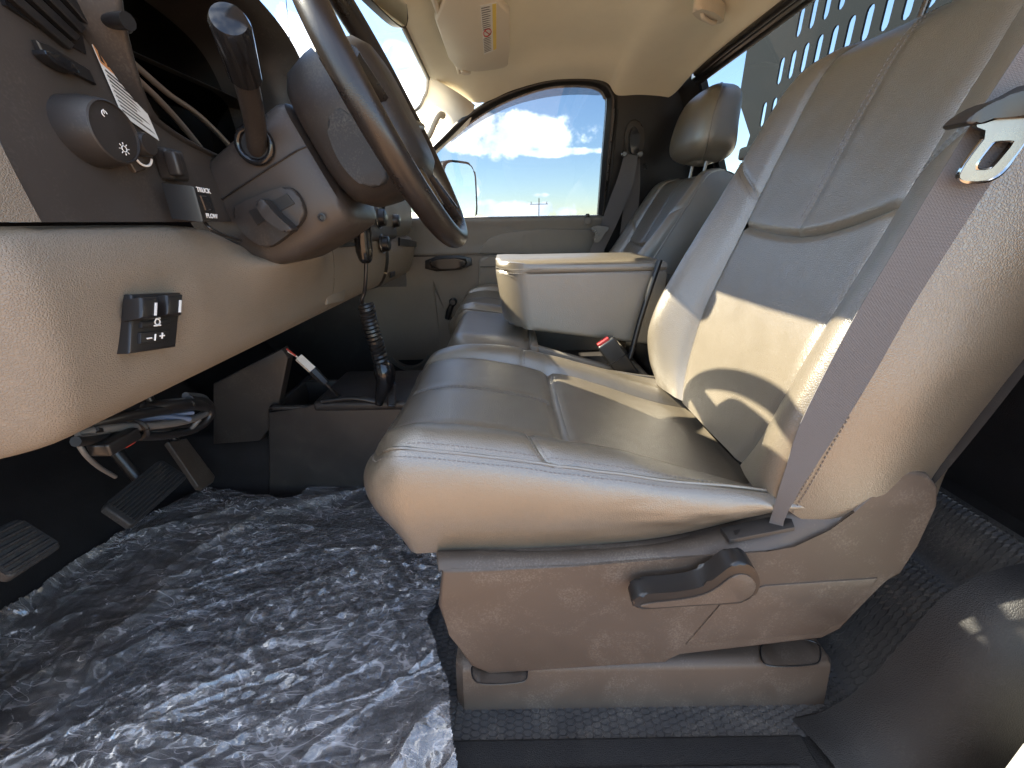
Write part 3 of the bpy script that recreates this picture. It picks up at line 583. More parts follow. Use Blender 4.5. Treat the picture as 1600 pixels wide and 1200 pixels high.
def seat_hardware():
    y0 = .42
    face = [(690, 893), (684, 948), (702, 993), (735, 1042), (765, 1055), (1041, 1037), (1059, 1018), (1283, 1000), (1317, 983), (1367, 917), (1383, 902), (1408, 900), (1433, 854), (1467, 792), (1469, 762), (1454, 743), (1425, 735), (1397, 743), (1371, 762), (1336, 800), (1300, 833), (1242, 860), (1199, 862), (1080, 871), (905, 885), (705, 890)]
    sh = slab('side_shield', [P(u, v, y=y0) for u, v in face], (0, .05, 0), SHIELD, drv, .006, 4)
    crease = spline([P(u, v, y=y0+.002) for u, v in [(688, 895), (705, 890), (905, 884), (1080, 870), (1199, 861), (1242, 859), (1300, 832), (1336, 799), (1371, 761), (1397, 742), (1425, 733)]], 80)
    inner = spline([P(u, v, y=y0+.045) for u, v in [(684, 868), (700, 858), (870, 858), (1010, 848), (1129, 822), (1190, 796), (1240, 770), (1300, 768), (1350, 752), (1395, 732), (1425, 722)]], 80); tt = np.linspace(0, 1, 80)
    def led(u, v):
        a = np.stack([np.interp(u, tt, crease[:, k]) for k in range(3)], 1); b = np.stack([np.interp(u, tt, inner[:, k]) for k in range(3)], 1)
        q = v[:, None]; p = a+(b-a)*q; p[:, 2] += .010*np.sin(math.pi*v)*sstep(.72, .5, u)+.002*v; p[:, 1] += -.004*np.sin(math.pi*v)+.05*np.clip(v-.92, 0, 1)/.08; return p
    patch('shield_ledge', led, np.linspace(0, 1, 90), np.r_[np.linspace(0, .92, 16), 1.0], SHIELD, sh)
    # lower rear panel of the shield, a separate moulding
    pan = [(1072, 1008), (1135, 935), (1196, 916), (1372, 904), (1360, 917), (1318, 972), (1282, 990)]
    slab('shield_panel', [P(u, v, y=y0-.0022) for u, v in pan], (0, .006, 0), SHIELD, sh, .0015, 2)
    # recline lever: paddle and hub
    lev = [(986, 938), (994, 930), (1010, 924), (1060, 921), (1098, 914), (1122, 896), (1142, 880), (1160, 875), (1178, 882), (1188, 900), (1186, 920), (1172, 936), (1150, 940), (1080, 943), (1000, 949), (990, 946)]
    lv = slab('recline_lever', [P(u, v+4, y=.387) for u, v in smoothpoly(lev, 2)], (0, .024, .004), BLACK, drv, .004, 3, True)
    slab('lever_face', [P(u, v, y=.3855)+np.array([0, 0, -.0005]) for u, v in smoothpoly([(1000, 944), (1085, 935), (1118, 922), (1142, 902), (1160, 896), (1176, 902), (1184, 918), (1170, 936), (1150, 941), (1080, 945), (1003, 951)], 2)], (0, .003, 0), SHIELD, lv, .001, 2)  # brown face stands in for ground reflected in the black lever
    # base cover over the seat track
    out = smoothpoly([(-.098, .405), (-.098, .60), (.505, .60), (.505, .405)], 0)
    pts = [(-.085, .428), (.495, .428), (.503, .438), (.503, .60), (-.098, .60), (-.098, .444)]
    slab('track_cover', [(x, y, .092) for x, y in pts], (0, 0, -.086), SHIELD, drv, .022, 6, fn=lambda c: (c.x, c.y-(.014*(1-(c.z-.006)/.086) if c.y < .5 else 0)+.006, c.z))
    for (u0, u1, v0, v1) in ((737, 822, 1042, 1068), (1188, 1280, 1008, 1040)):
        ring = smoothpoly([P(u, v, z=.0925) for u, v in ((u0, v0-8), (u1, v0-10), (u1+3, v1-6), (u1-12, v1), (u0+14, v1+3), (u0, v1-8))], 2)
        slab('bolt_cover', ring, (0, 0, -.004), SHIELD, drv, .001, 2, fn=lambda c: (c.x, c.y, c.z+.0012)); tube('cover_gap', [np.array(q)+np.array([0, 0, .0008]) for q in ring+ring[:1]], .0014, BLACK, drv, 6)
    # frame under the cushion, so that it stands on the track cover
    rbox('seat_frame', (.15, .70, .21), (.5, .42, .26), BLACK, drv, .01)
    # bezel of the belt slot on the ledge
    bz = [P(u, v, y=y)+np.array([0, 0, .009]) for u, v, y in ((1138, 852, .427), (1240, 832, .427), (1231, 808, .452), (1124, 832, .452))]
    slab('slot_bezel', bz, (0, 0, -.006), DARK, drv, .0015, 2)
    sl_ = [P(u, v, y=y)+np.array([0, 0, .0108]) for u, v, y in ((1146, 846, .433), (1222, 832, .433), (1219, 824, .441), (1143, 839, .441))]
    slab('slot_opening', sl_, (0, 0, -.003), BLACK, drv, 0)
    # passenger seat: legs and shield
    rbox('seat_frame', (.15, 1.55, .21), (.5, .38, .24), BLACK, pas, .01); rbox('track_cover', (.2, 1.55, .05), (.58, .4, .1), SHIELD, pas, .02)
    rbox('side_shield', (.2, 1.345, .27), (.5, .03, .18), SHIELD, pas, .012)
seat_hardware()
# ------------------------------------------------------------------ centre seat with folded armrest
def build_centre():
    c = thing('jump_seat', 'narrow leather middle seat with storage tray and thick folded armrest', 'seat', (.1, 1.105, 0))
    y0, y1 = .935, 1.285
    def f(t, q):
        x = -.165+.215*t; y = (y0+y1)/2+(y1-y0)/2*q; e = np.abs(q)
        z = .492-.02*t-.05*np.clip((.2-t)/.2, 0, 1)**2.2-.035*np.clip((e-.7)/.3, 0, 1)**2.5-.012*np.clip((t-.85)/.15, 0, 1)**2; x = x+.03*np.clip((e-.7)/.3, 0, 1)**3*(1-t)
        return np.stack([x, y, z], 1)
    pad = patch('seat_cushion', f, np.linspace(0, 1, 24), np.linspace(-1, 1, 40), LEATHER, c)
    def sk(u, v):      # skirt under the pad
        q = np.clip(u*3-1, -1, 1); t = np.where(u < 1/3, 1-3*u, np.where(u > 2/3, 3*u-2, 0)); p = f(t, q); nx = np.where((u >= 1/3) & (u <= 2/3), -1., 0); ny = np.where(u < 1/3, -1., np.where(u > 2/3, 1., 0))
        p[:, 2] = p[:, 2]*(1-v)+.27*v; p[:, 0] += nx*.018*np.sin(math.pi*v)+(.06*v**2)*(nx < 0); p[:, 1] += ny*.006*np.sin(math.pi*v); return p
    patch('side_boxing', sk, np.linspace(0, 1, 91), np.linspace(0, 1, 12), LEATHER, c)
    # tray: rim, walls, floor
    for nm, cx, cy, sx, sy in (('tray_wall', .055, 1.11, .022, .35), ('tray_wall', .335, 1.11, .02, .35), ('tray_wall', .195, .95, .27, .02), ('tray_wall', .195, 1.275, .27, .02)):
        rbox(nm, (cx, cy, .38), (sx, sy, .17), TAN if cx < .1 else GREYTRIM, c, .006, 3, fn=lambda co, cx=cx: (co.x, co.y, co.z-(.3*(co.x+cx-.05) if co.z > 0 else 0)))
    rbox('tray_floor', (.195, 1.11, .345), (.27, .31, .01), DARK, c, 0)
    rbox('seat_frame', (.12, 1.11, .17), (.4, .3, .24), BLACK, c, .01)
    # armrest: the folded seat back
    a = None
    pl = [(.36, .965), (.36, 1.245)]+[(-.035+.075*(1-math.sin(t)), 1.245-.075*(1-math.cos(t))) for t in np.linspace(0, math.pi/2, 10)]+[(-.035+.075*(1-math.cos(t)), .965+.075*(1-math.sin(t))) for t in np.linspace(0, math.pi/2, 10)]
    sh = lambda co: (co.x-.02*max(0, (.54-co.z)/.1) if False else co.x+(.02*max(0, (.56-co.z)/.06) if co.x < .1 else 0), co.y+.004*math.sin((co.z-.5)/.15*math.pi), co.z-(.14*(co.x+.035) if co.z < .58 else .02*(co.x)*0))
    a = slab('folded_armrest', [(x, y, .632) for x, y in pl], (0, 0, -.128), LEATHER, c, .012, 4, True, 60, fn=sh)
    top = slab('armrest_pad', [(x*.998, 1.105+(y-1.105)*.997, .656) for x, y in pl], (0, 0, -.024), LEATHER, a, .014, 5, True, 60, fn=lambda co: (co.x, co.y, co.z-.006*abs((co.y-1.105)/.14)**3))
    for zz in (.6365, .6275):
        path = [(x+(.0012 if 0 else 0), y-.002, zz) for x, y in pl[12:]]; path = path+[(x, .9625, zz) for x in np.linspace(.045, .355, 40)]
        stitches('stitching', path, THREAD, a)
    # black strap edge at the rear of the armrest
    tube('hinge_edge', spline([P(1031, 406, y=.955), P(1016, 450, y=.95), P(1000, 500, y=.945), P(985, 555, y=.94), P(975, 570, y=.94)], 30), .0065, BLACK, a, 8)
    rbox('hinge_cover', (.40, 1.10, .47), (.10, .26, .26), BLACK, a, .02)
    # buckle
    b = thing('seat_belt_buckle', 'black belt buckle with red release button beside the driver seat', 'buckle', P(985, 600, y=.92))
    p0 = P(945, 533, y=.92); p1 = P(990, 598, y=.925); ax = (p0-p1)/np.linalg.norm(p0-p1); q = np.cross(ax, (0, 1, 0)); M = Matrix((Vector(q), Vector((0, 1, 0)), Vector(ax))).transposed()
    Lk = np.linalg.norm(p0-p1); rbox('housing', (p0+p1)/2, (.045, .024, Lk), BLACK, b, .005, 3, M)
    rbox('release_button', p0+ax*.0015+q*.004, (.03, .017, .009), REDP, b, .002, 2, M)
    rbox('seam', (p0*.6+p1*.4), (.0465, .0255, .0015), GLOSS, b, 0, 1, M)
    tube('stalk', [p1+ax*.01, p1-ax*.05], .011, BLACK, b, 10)
build_centre()
# ------------------------------------------------------------------ passenger door
def build_door():
    d = thing('cab_door', 'closed passenger door with grey-tan trim panel and clear side window', 'door', (-.1, 1.9, .05))
    def z_at(x): return .752+.0*x
    # trim panel: profile down the door, extruded along x
    prof = spline([(1.905, .758), (1.872, .757), (1.856, .745), (1.862, .71), (1.868, .65), (1.864, .615), (1.868, .605)], 30)
    up_ = patch('upper_trim', lambda u, v: np.stack([-.62+1.03*u, np.interp(v, np.linspace(0, 1, 30), prof[:, 0]), np.interp(v, np.linspace(0, 1, 30), prof[:, 1])], 1), np.linspace(0, 1, 30), np.linspace(0, 1, 30), GREYTRIM, d, 60)
    # raised inset on the upper trim
    ins = [P(u, v, y=1.858) for u, v in smoothpoly([(748, 397), (752, 385), (765, 372), (795, 361), (850, 358), (934, 357), (934, 397)], 0)]
    slab('trim_inset', ins, (0, .02, 0), GREYTRIM, up_, .006, 4)
    lowf = lambda u, v: np.stack([-.66+1.07*u, 1.868-.012*np.sin(v*math.pi)+.03*sstep(.75, 1, v)-.02*sstep(.5, .2, u)*sstep(.3, .7, v), .603-.55*v], 1)
    low = patch('lower_trim', lowf, np.linspace(0, 1, 40), np.linspace(0, 1, 24), TAN, d)
    rbox('shadow_gap', (-.1, 1.872, .604), (1.02, .012, .006), BLACK, d, 0)
    # armrest ledge
    ar = slab('armrest', [P(u, v, y=1.79) for u, v in ((748, 408), (752, 403), (765, 401), (935, 398), (935, 500), (748, 472))], (0, .08, 0), GREYTRIM, d, .012, 4)
    tube('armrest_seam', [P(750, 417, y=1.788), P(930, 414, y=1.788)], .0018, BLACK, ar, 6)
    # release handle
    h = slab('release_handle', [P(u, v, y=1.83) for u, v in smoothpoly([(671, 406), (727, 403), (729, 412), (724, 419), (676, 421), (671, 412)], 1)], (0, .035, 0), BLACK, d, .006, 3)
    slab('handle_bezel', [P(u, v, y=1.858) for u, v in smoothpoly([(664, 401), (736, 398), (738, 420), (664, 426)], 1)], (0, .012, 0), BLACK, h, .002, 2)
    # window crank
    cr = lathe('window_crank', [(.03, 0), (.03, .012), (.022, .018)], BLACK, d, P(698, 500, y=1.862), (0, -1, 0), 24)
    tube('crank_arm', [P(699, 498, y=1.84), P(702, 485, y=1.835), P(708, 472, y=1.835)], [.012, .013, .011], BLACK, cr, 10); lathe('crank_knob', [(.012, 0), (.017, .01), (.017, .035), (.012, .04)], BLACK, cr, P(709, 470, y=1.84), (0, -1, 0), 18)
    # speaker grille
    sp = lathe('speaker_grille', [(.11, 0), (.108, .012), (.088, .016), (.084, .006), (.0, .004)], GREYTRIM, d, P(640, 545, y=1.862), (0, -1, 0), 48)
    lathe('speaker_cone', [(.083, 0), (.08, .004), (.0, .003)], BLACK, sp, P(640, 545, y=1.8575), (0, -1, 0), 40)
    pk = slab('map_pocket', [P(u, v, y=1.84) for u, v in ((676, 440), (700, 500), (735, 540), (800, 560), (800, 640), (700, 640), (690, 560))], (0, .04, 0), TAN, d, .01, 3)
    # lock button
    rbox('lock_bezel', P(918, 344, y=1.86)+np.array([0, 0, -.004]), (.028, .024, .03), GREYTRIM, d, .004); rbox('lock_button', P(918, 337, y=1.86), (.016, .014, .016), BLACK, d, .004)
    # window: seals, glass
    o = [(948, 343), (958, 250), (965, 165), (962, 146), (951, 130), (930, 123), (890, 122), (850, 126), (800, 140), (760, 158), (720, 185), (690, 214), (668, 236), (640, 268), (600, 320)]
    oi = [(934, 343), (941, 250), (948, 165), (945, 150), (938, 140), (920, 134), (885, 133), (848, 138), (802, 153), (765, 171), (728, 196), (700, 220), (678, 241), (650, 271), (612, 322)]
    O = spline([Pw(u, v) for u, v in o], 90); I = spline([Pw(u, v, .012) for u, v in oi], 90); tt = np.linspace(0, 1, 90)
    ev = lambda A, u: np.stack([np.interp(u, tt, A[:, k]) for k in range(3)], 1)
    def seal(u, v): p = ev(O, u)*(1-v)[:, None]+ev(I, u)*v[:, None]; p[:, 1] -= .012*np.sin(math.pi*v); return p
    patch('window_seal', seal, np.linspace(0, 1, 90), np.linspace(0, 1, 8), BLACK, d)
    patch('frame_return', lambda u, v: ev(O, u)+np.stack([0*v, .03*v, .0*v], 1), np.linspace(0, 1, 90), np.linspace(0, 1, 3), BLACK, d)
    patch('run_channel', lambda u, v: ev(I, u)+np.stack([0*v, .03*v, 0*v], 1), np.linspace(0, 1, 90), np.linspace(0, 1, 3), BLACK, d)
    for k, off in enumerate((5, 11)):
        tube('chrome_lip', [Pw(u+off-9, v, -.008) for u, v in ((946, 335), (954, 270), (961, 200), (964, 170))], .0025, CHARTRIM if k else STEEL, d, 6)
    gl = [Pw(600, 330, .02), Pw(940, 348, .02), Pw(952, 250, .02), Pw(956, 140, .02), Pw(900, 122, .02), Pw(850, 126, .02), Pw(800, 142, .02), Pw(740, 180, .02), Pw(690, 220, .02)]
    slab('window_glass', gl, (0, .004, 0), GLASS, d, 0)
    fm = thing('window_visor', 'dark smoked rain deflector along the top of the passenger window', 'rain deflector', Pw(850, 140, .04))
    top = spline([Pw(u, v-4, .035) for u, v in oi[2:12]], 50); bot = spline([Pw(u, v, .06) for u, v in ((948, 146), (944, 148), (935, 149), (905, 148), (870, 150), (835, 156), (800, 166), (765, 182), (735, 200), (705, 222))], 50)
    patch('acrylic', lambda u, v: np.stack([np.interp(u, np.linspace(0, 1, 50), top[:, k])*(1-v)+np.interp(u, np.linspace(0, 1, 50), bot[:, k])*v for k in range(3)], 1), np.linspace(0, 1, 50), np.linspace(0, 1, 5), SMOKE, fm)
    rbox('door_skin', (-.12, 1.96, .38), (1.06, .06, .76), PAINT, d, .02)
build_door()
# ------------------------------------------------------------------ dashboard
def tri_profile(prof, n): return spline(prof, n)
def build_dash():
    d = thing('dashboard', 'tan and dark brown dashboard with headlamp switch and instrument hood', 'dashboard', (-.5, 1.05, .55))
    def extr(name, prof, y0, y1, mat, par, n=40, ny=12, fn=None, sm=60):
        c = spline(prof, n); t = np.linspace(0, 1, n)
        def f(u, v):
            p = np.stack([np.interp(v, t, c[:, 0]), y0+(y1-y0)*u, np.interp(v, t, c[:, 1])], 1)
            return fn(p) if fn else p
        return patch(name, f, np.linspace(0, 1, ny), np.linspace(0, 1, n), mat, par, sm)
    # knee panel: tan, from the dark fascia down and under
    kn = [(-.43, .742), (-.405, .739), (-.392, .728), (-.384, .70), (-.385, .66), (-.394, .61), (-.41, .57), (-.435, .55), (-.48, .548), (-.56, .575), (-.62, .62)]
    def kfn(p):
        # saddle under the steering column, and a softly raised field round the controller
        g = np.exp(-((p[:, 1]-.74)/.13)**4); up = sstep(.60, .74, p[:, 2]); p[:, 0] += .045*g*up*sstep(.745, .70, p[:, 2]+.02); p[:, 2] -= .035*g*sstep(.67, .745, p[:, 2])
        q = np.exp(-((p[:, 1]-.45)/.05)**4-((p[:, 2]-.645)/.045)**4); p[:, 0] -= .005*q
        # the end by the door curls forward
        e = sstep(.36, .29, p[:, 1]); p[:, 0] -= .05*e*e
        return p
    extr('knee_panel', kn, .285, .93, TAN, d, 70, 80, kfn, 180)
    lc = extr('lower_centre_panel', kn, .9325, 1.335, TAN, d, 70, 40, kfn, 180)
    lh = P(527, 455, x=-.37); slab('panel_latch', [P(u, v, x=-.3995) for u, v in ((510, 452), (538, 446), (541, 452), (538, 470), (512, 476))], (-.006, 0, 0), TAN, lc, .002, 2)
    gb = extr('glove_box_door', [(-.42, .70), (-.40, .692), (-.384, .68), (-.378, .65), (-.388, .60), (-.41, .56), (-.44, .545), (-.50, .55), (-.6, .6)], 1.339, 1.80, TAN, d, 50, 30, lambda p: np.stack([p[:, 0]-.10*sstep(1.70, 1.83, p[:, 1]), p[:, 1], p[:, 2]], 1), 180)
    slab('glove_latch', [P(u, v, x=-.379) for u, v in ((612, 426), (618, 424), (617, 432), (611, 434))], (-.004, 0, 0), BLACK, gb, .001, 1)
    # tan end by the door
    extr('end_cap', [(-.47, 1.0), (-.445, .95), (-.43, .88), (-.415, .80), (-.405, .745)], .285, .378, TAN, d, 30, 14, lambda p: np.stack([p[:, 0]+.006-.06*sstep(.35, .28, p[:, 1])**2, p[:, 1]+.02*np.clip((p[:, 2]-.745)/.2, 0, 1)**1.5*sstep(.3, .362, p[:, 1]), p[:, 2]], 1), 180)
    # dark driver fascia with the opening for the instruments
    op = [(.523, 1.02), (.524, .955), (.535, .918), (.56, .868), (.60, .848), (.66, .835), (.72, .828), (.80, .828), (.86, .845), (.885, .89), (.893, .94), (.887, 1.0), (.86, 1.032), (.80, 1.05), (.70, 1.058), (.60, 1.05), (.545, 1.04)]
    op = smoothpoly(op, 2); fx = lambda z: -.402-.16*(z-.745)
    out = [(.374, .745), (.925, .745), (.925, .82), (.91, .86), (.908, .97), (.892, 1.02), (.86, 1.052), (.80, 1.07), (.70, 1.078), (.58, 1.068), (.50, 1.05), (.43, .99), (.402, .90), (.386, .82)]
    fa = holed_plate('instrument_fascia', [(fx(z), y, z) for y, z in out], [[(fx(z), y, z) for y, z in op]], (-.02, 0, 0), FASCIA, d)
    # hood tunnel round the instruments
    N = len(op); rim = np.array([(fx(z)+.002, y, z) for y, z in op]); cen = rim.mean(0); grow = lambda k, dx: np.array([(p[0]+dx, cen[1]+(p[1]-cen[1])*k, cen[2]+(p[2]-cen[2])*k) for p in rim])
    lift = np.clip((rim[:, 2]-.86)/.14, 0, 1)
    ringB = grow(.9, -.13); ringA = rim.copy(); ringF = grow(1.02, 0.0); ringF[:, 0] += .003+.075*lift; ringG = grow(1.06, 0); ringG[:, 0] += .002+.07*lift; ringH = grow(1.12, -.05); ringH[:, 0] += .0
    rings = np.stack([ringB, ringA, ringF, (ringF+ringG)/2+np.array([.003, 0, 0]), ringG, ringH], 0)
    V = rings.reshape(-1, 3); fs = [(i*N+k, i*N+(k+1) % N, (i+1)*N+(k+1) % N, (i+1)*N+k) for i in range(5) for k in range(N)]
    hood = mesh_obj('instrument_hood', V, fs, DARK, d, 180)
    mesh_obj('cluster_face', list(grow(.91, -.118))+[tuple(grow(.91, -.118).mean(0))], [(k, (k+1) % N, N) for k in range(N)], BLACK, d, 0)
    ln = grow(.93, -.075); mesh_obj('cluster_lens', list(ln)+[tuple(ln.mean(0))], [(k, (k+1) % N, N) for k in range(N)], LENS, d, 0)
    # polished gauge trim arcs low in the recess
    for pts in ([(170, 78), (215, 124), (252, 160), (288, 200), (320, 240), (345, 275)], [(200, 92), (262, 146), (300, 172), (332, 200), (362, 232), (385, 262)]):
        c = spline([P(u, v, x=-.47) for u, v in pts], 24); tube('bezel_arc', c, .0042, BEZEL, d, 10)
    c = spline([P(u, v, x=-.462) for u, v in [(248, 212), (275, 228), (295, 238), (312, 241)]], 20); tube('bezel_arc', c, .005, CHROME, d, 8)
    # top pad
    tp = [(-1.0, .92), (-.85, .94), (-.7, .945), (-.6, .945), (-.52, .94), (-.46, .925), (-.435, .90), (-.43, .84)]
    extr('dash_top', tp, .93, 1.82, DARK, d, 40, 30, lambda p: np.stack([p[:, 0]-.08*sstep(1.7, 1.84, p[:, 1]), p[:, 1], p[:, 2]-.0], 1), 180)
    extr('dash_top', [(-1.0, .92), (-.8, .94), (-.6, .955), (-.5, .955), (-.46, .94)], .30, .93, DARK, d, 30, 30, lambda p: np.stack([p[:, 0], p[:, 1], p[:, 2]-.09*sstep(.5, .3, p[:, 1])-.06*sstep(.85, .94, p[:, 1])], 1), 180)
    extr('passenger_fascia', [(-.46, .925), (-.43, .90), (-.39, .86), (-.374, .80), (-.376, .73), (-.40, .695)], 1.339, 1.80, GREYTRIM, d, 40, 30, lambda p: np.stack([p[:, 0]-.14*sstep(1.68, 1.84, p[:, 1])**1.5, p[:, 1], p[:, 2]], 1), 180)
    sv = slab('side_slot', [P(u, v, x=-.373) for u, v in ((625, 371), (651, 377), (651, 386), (625, 384))], (-.006, 0, 0), BLACK, d, .001, 1)
    # centre stack
    cs = rbox('centre_stack', (-.44, 1.19, .795), (.12, .56, .21), FASCIA, d, .018, 4, fn=lambda c: (c.x-.06*(c.z), c.y, c.z))
    for (u, v, r_) in ((590, 340, .024), (613, 345, .02), (596, 381, .022)):
        p = P(u, v, x=-.379); k = lathe('climate_knob', [(r_*1.15, 0), (r_*1.1, .006), (r_, .008), (r_*.92, .022), (r_*.8, .024)], BLACK, cs, p, (1, 0, 0), 28)
        a = np.linspace(0, 2*math.pi, 28); tube('knob_ring', np.stack([np.full(28, p[0]+.004), p[1]+r_*1.2*np.cos(a), p[2]+r_*1.2*np.sin(a)], 1), .0016, STEEL, k, 6)
    for (v0, v1) in ((362, 388),):
        slab('radio_bezel', [P(u, v, x=-.378) for u, v in ((505, v0), (580, v0-2), (580, v1-4), (505, v1))], (-.005, 0, 0), GLOSS, cs, .001, 1)
    # headlamp switch
    ax = (1, 0, .0); kp = P(143, 207, x=-.408); kn_ = lathe('headlamp_switch', [(.031, -.012), (.031, .004), (.029, .017), (.0275, .023), (.026, .024), (.0255, .0215), (.0, .0235)], DARK, d, kp, ax, 48)
    for s_, dy, dz, sz in (('\u2022', 0, 0, .001),):
        pass
    def icon(y, z, kind, sz):
        V = []; fs = []; o = kp+np.array([.0245, y, z])
        a = np.linspace(0, 2*math.pi, 17); tube('switch_mark', [o+sz*.45*np.array([0, math.cos(q), math.sin(q)]) for q in a[:(17 if kind == 'sun' else 12)]], sz*.07, WHITE, kn_, 5)
        if kind == 'sun':
            for q in range(8):
                e = np.array([0, math.cos(q*math.pi/4), math.sin(q*math.pi/4)]); tube('switch_mark', [o+e*sz*.65, o+e*sz*.95], sz*.07, WHITE, kn_, 5)
        else: tube('switch_mark', [o+np.array([0, 0, 0]), o+np.array([0, 0, sz*.6])], sz*.07, WHITE, kn_, 5)
    icon(-.007, .014, 'power', .006); icon(.003, -.014, 'sun', .006)
    dm = lathe('dimmer_knob', [(.012, -.006), (.012, .008), (.010, .012), (0, .0125)], DARK, d, P(217, 226, x=-.404), ax, 28)
    a = np.linspace(R(200), R(340), 16); o = P(220, 240, x=-.402); tube('dimmer_mark', [o+.012*np.array([.1, math.cos(q), math.sin(q)]) for q in a], .0012, WHITE, dm, 6)
    slab('dimmer_plate', [P(u, v, x=-.405) for u, v in smoothpoly([(196, 195), (210, 196), (230, 222), (236, 262), (205, 272)], 1)], (-.006, 0, 0), FASCIA, d, .001, 1)
    rbox('blank_switch', P(268, 258, x=-.402), (.018, .028, .034), DARK, d, .004); rbox('blank_switch_tab', P(272, 256, x=-.388), (.014, .010, .026), DARK, d, .003)
    # air vent louvres
    for k in range(5):
        o_ = k*21; q = [P(u, v, x=-.418) for u, v in ((-22+o_*1.25, -28-o_*.25+8), (78+o_*.62, -30+58-o_*.2+36), (84+o_*.62, 62-o_*.2+8), (-10+o_*1.25, -24-o_*.25))]
        slab('vent_louvre', [P(u, v, x=-.419) for u, v in ((5+k*24, -14-k*6), (112+k*9, 78-k*13), (118+k*9, 70-k*13), (16+k*24, -20-k*6))], (-.02, 0, .004), BLACK, d, .001, 1)
    slab('vent_recess', [P(u, v, x=-.4255) for u, v in ((10, 8), (60, 42), (135, 85), (128, 50), (95, -20), (0, -20))], (-.004, 0, 0), GLOSS, d, 0)
    slab('dimmer_slot', [P(u, v, x=-.4185) for u, v in ((57, 62), (75, 70), (140, 108), (152, 133), (125, 118), (72, 92))], (-.005, 0, 0), BLACK, d, .001, 1)
    slab('thumb_wheel', [P(u, v, x=-.41) for u, v in smoothpoly([(70, 74), (105, 92), (122, 104), (128, 118), (100, 108), (74, 88)], 1)], (-.012, 0, 0), GLOSS, d, .002, 2)
    # toggle switch
    tg = lathe('toggle_switch', [(.014, -.008), (.014, .004), (.011, .006), (.011, .012), (.0, .012)], BLACK, d, P(158, 32, x=-.43)+np.array([.012, 0, 0]), ax, 24)
    tube('toggle_lever', [P(160, 33, x=-.415), P(182, 33, x=-.385), P(200, 33, x=-.37)], [.005, .007, .0075], BLACK, tg, 12)
    # warning sticker
    C4 = [PL(u, v, (-.3985, 0, .745), (1, 0, .16)) for u, v in ((143, 66), (208, 126), (249, 220), (192, 180))]
    q = lambda a, b, dx=0: (C4[0]*(1-a)+C4[1]*a)*(1-b)+(C4[3]*(1-a)+C4[2]*a)*b+np.array([dx, 0, 0]); e1 = C4[1]-C4[0]; e2 = C4[3]-C4[0]
    st = slab('warning_sticker', [q(0, 0), q(1, 0), q(1, 1), q(0, 1)], (-.0008, 0, 0), PAPER, d, 0)
    slab('sticker_band', [q(.0, 0, .0004), q(1, 0, .0004), q(1, .27, .0004), q(0, .27, .0004)], (-.0003, 0, 0), ORANGE, st, 0)
    text_mesh('sticker_heading', 'WARNING', np.linalg.norm(e1)*.165, q(.15, .22, .0008), e1, -e2, PRINT, st, .0002, .0004)
    tr = [q(.03, .23, .0008), q(.12, .23, .0008), q(.075, .04, .0008)]; slab('sticker_triangle', tr, (-.0003, 0, 0), PRINT, st, 0)
    for k in range(9):
        b = .33+k*.07; slab('print_line', [q(.05, b, .0006), q(.55+.4*random.random(), b, .0006), q(.55+.4*random.random(), b+.028, .0006), q(.05, b+.028, .0006)], (-.0003, 0, 0), PRINT if k < 3 else GREYW, st, 0)
    # trailer-brake controller on the knee panel
    cx = -.3785; qd = [(205, 460), (284, 457), (287, 465), (276, 543), (203, 553)]
    bc = slab('brake_controller', [P(u, v, x=cx) for u, v in smoothpoly([(206, 460), (284, 457), (276, 542), (203, 553)], 0)], (-.02, 0, 0), BLACK, d, .003, 3)
    for (u0, v0, u1, v1) in ((222, 464, 250, 497), (262, 460, 288, 492)):
        slab('control_tab', [P(u, v, x=cx+.016) for u, v in ((u0, v0), (u1, v0-1), (u1-2, v1), (u0, v1))], (-.02, 0, -.003), BLACK, bc, .004, 3)
        slab('tab_mark', [P(u, v, x=cx+.0168) for u, v in ((u1-7, v0+9), (u1-4, v0+9), (u1-5, v1-4), (u1-8, v1-4))], (-.001, 0, 0), WHITE, bc, 0)
    for (u0, v0, u1, v1) in ((222, 503, 268, 512), (220, 520, 264, 537)):
        slab('control_button', [P(u, v, x=cx+.003) for u, v in ((u0, v0), (u1, v0-4), (u1-1, v1-5), (u0, v1))], (-.005, 0, 0), BLACK, bc, .001, 2)
    def bar(u0, v0, u1, v1, w=1.2):
        tube('button_mark', [P(u0, v0, x=cx+.0036), P(u1, v1, x=cx+.0036)], .0007*w, WHITE, bc, 5)
    bar(230, 529, 237, 528); bar(242, 532, 243, 522); bar(250, 525, 257, 524); bar(253, 529, 254, 520)
    for q0 in range(10):
        a0, a1 = q0*.628, (q0+1)*.628; bar(246+4*math.cos(a0), 503+4.5*math.sin(a0), 246+4*math.cos(a1), 503+4.5*math.sin(a1), 1)
    bar(241, 509, 251, 508); bar(243, 498, 250, 497)
    # switch box wired beside the column
    sb = thing('switch_box', 'small black rocker switch box marked TRUCK and PLOW under the dash beside the column', 'switch', P(315, 340, x=-.36))
    y_ = .56; box = [P(u, v, x=-.345) for u, v in ((300, 290), (326, 294), (341, 345), (316, 348))]
    slab('housing', [P(u, v, x=-.352) for u, v in ((303, 291), (327, 294), (342, 344), (318, 347))], (-.035, 0, .004), BLACK, sb, .003, 2)
    slab('rocker', [P(u, v, x=-.3505) for u, v in ((313, 305), (324, 306), (333, 328), (322, 329))], (-.004, 0, 0), GLOSS, sb, .001, 1)
    ex = P(327, 297, x=-.351)-P(309, 294, x=-.351); ey_ = P(309, 294, x=-.351)-P(314, 312, x=-.351)
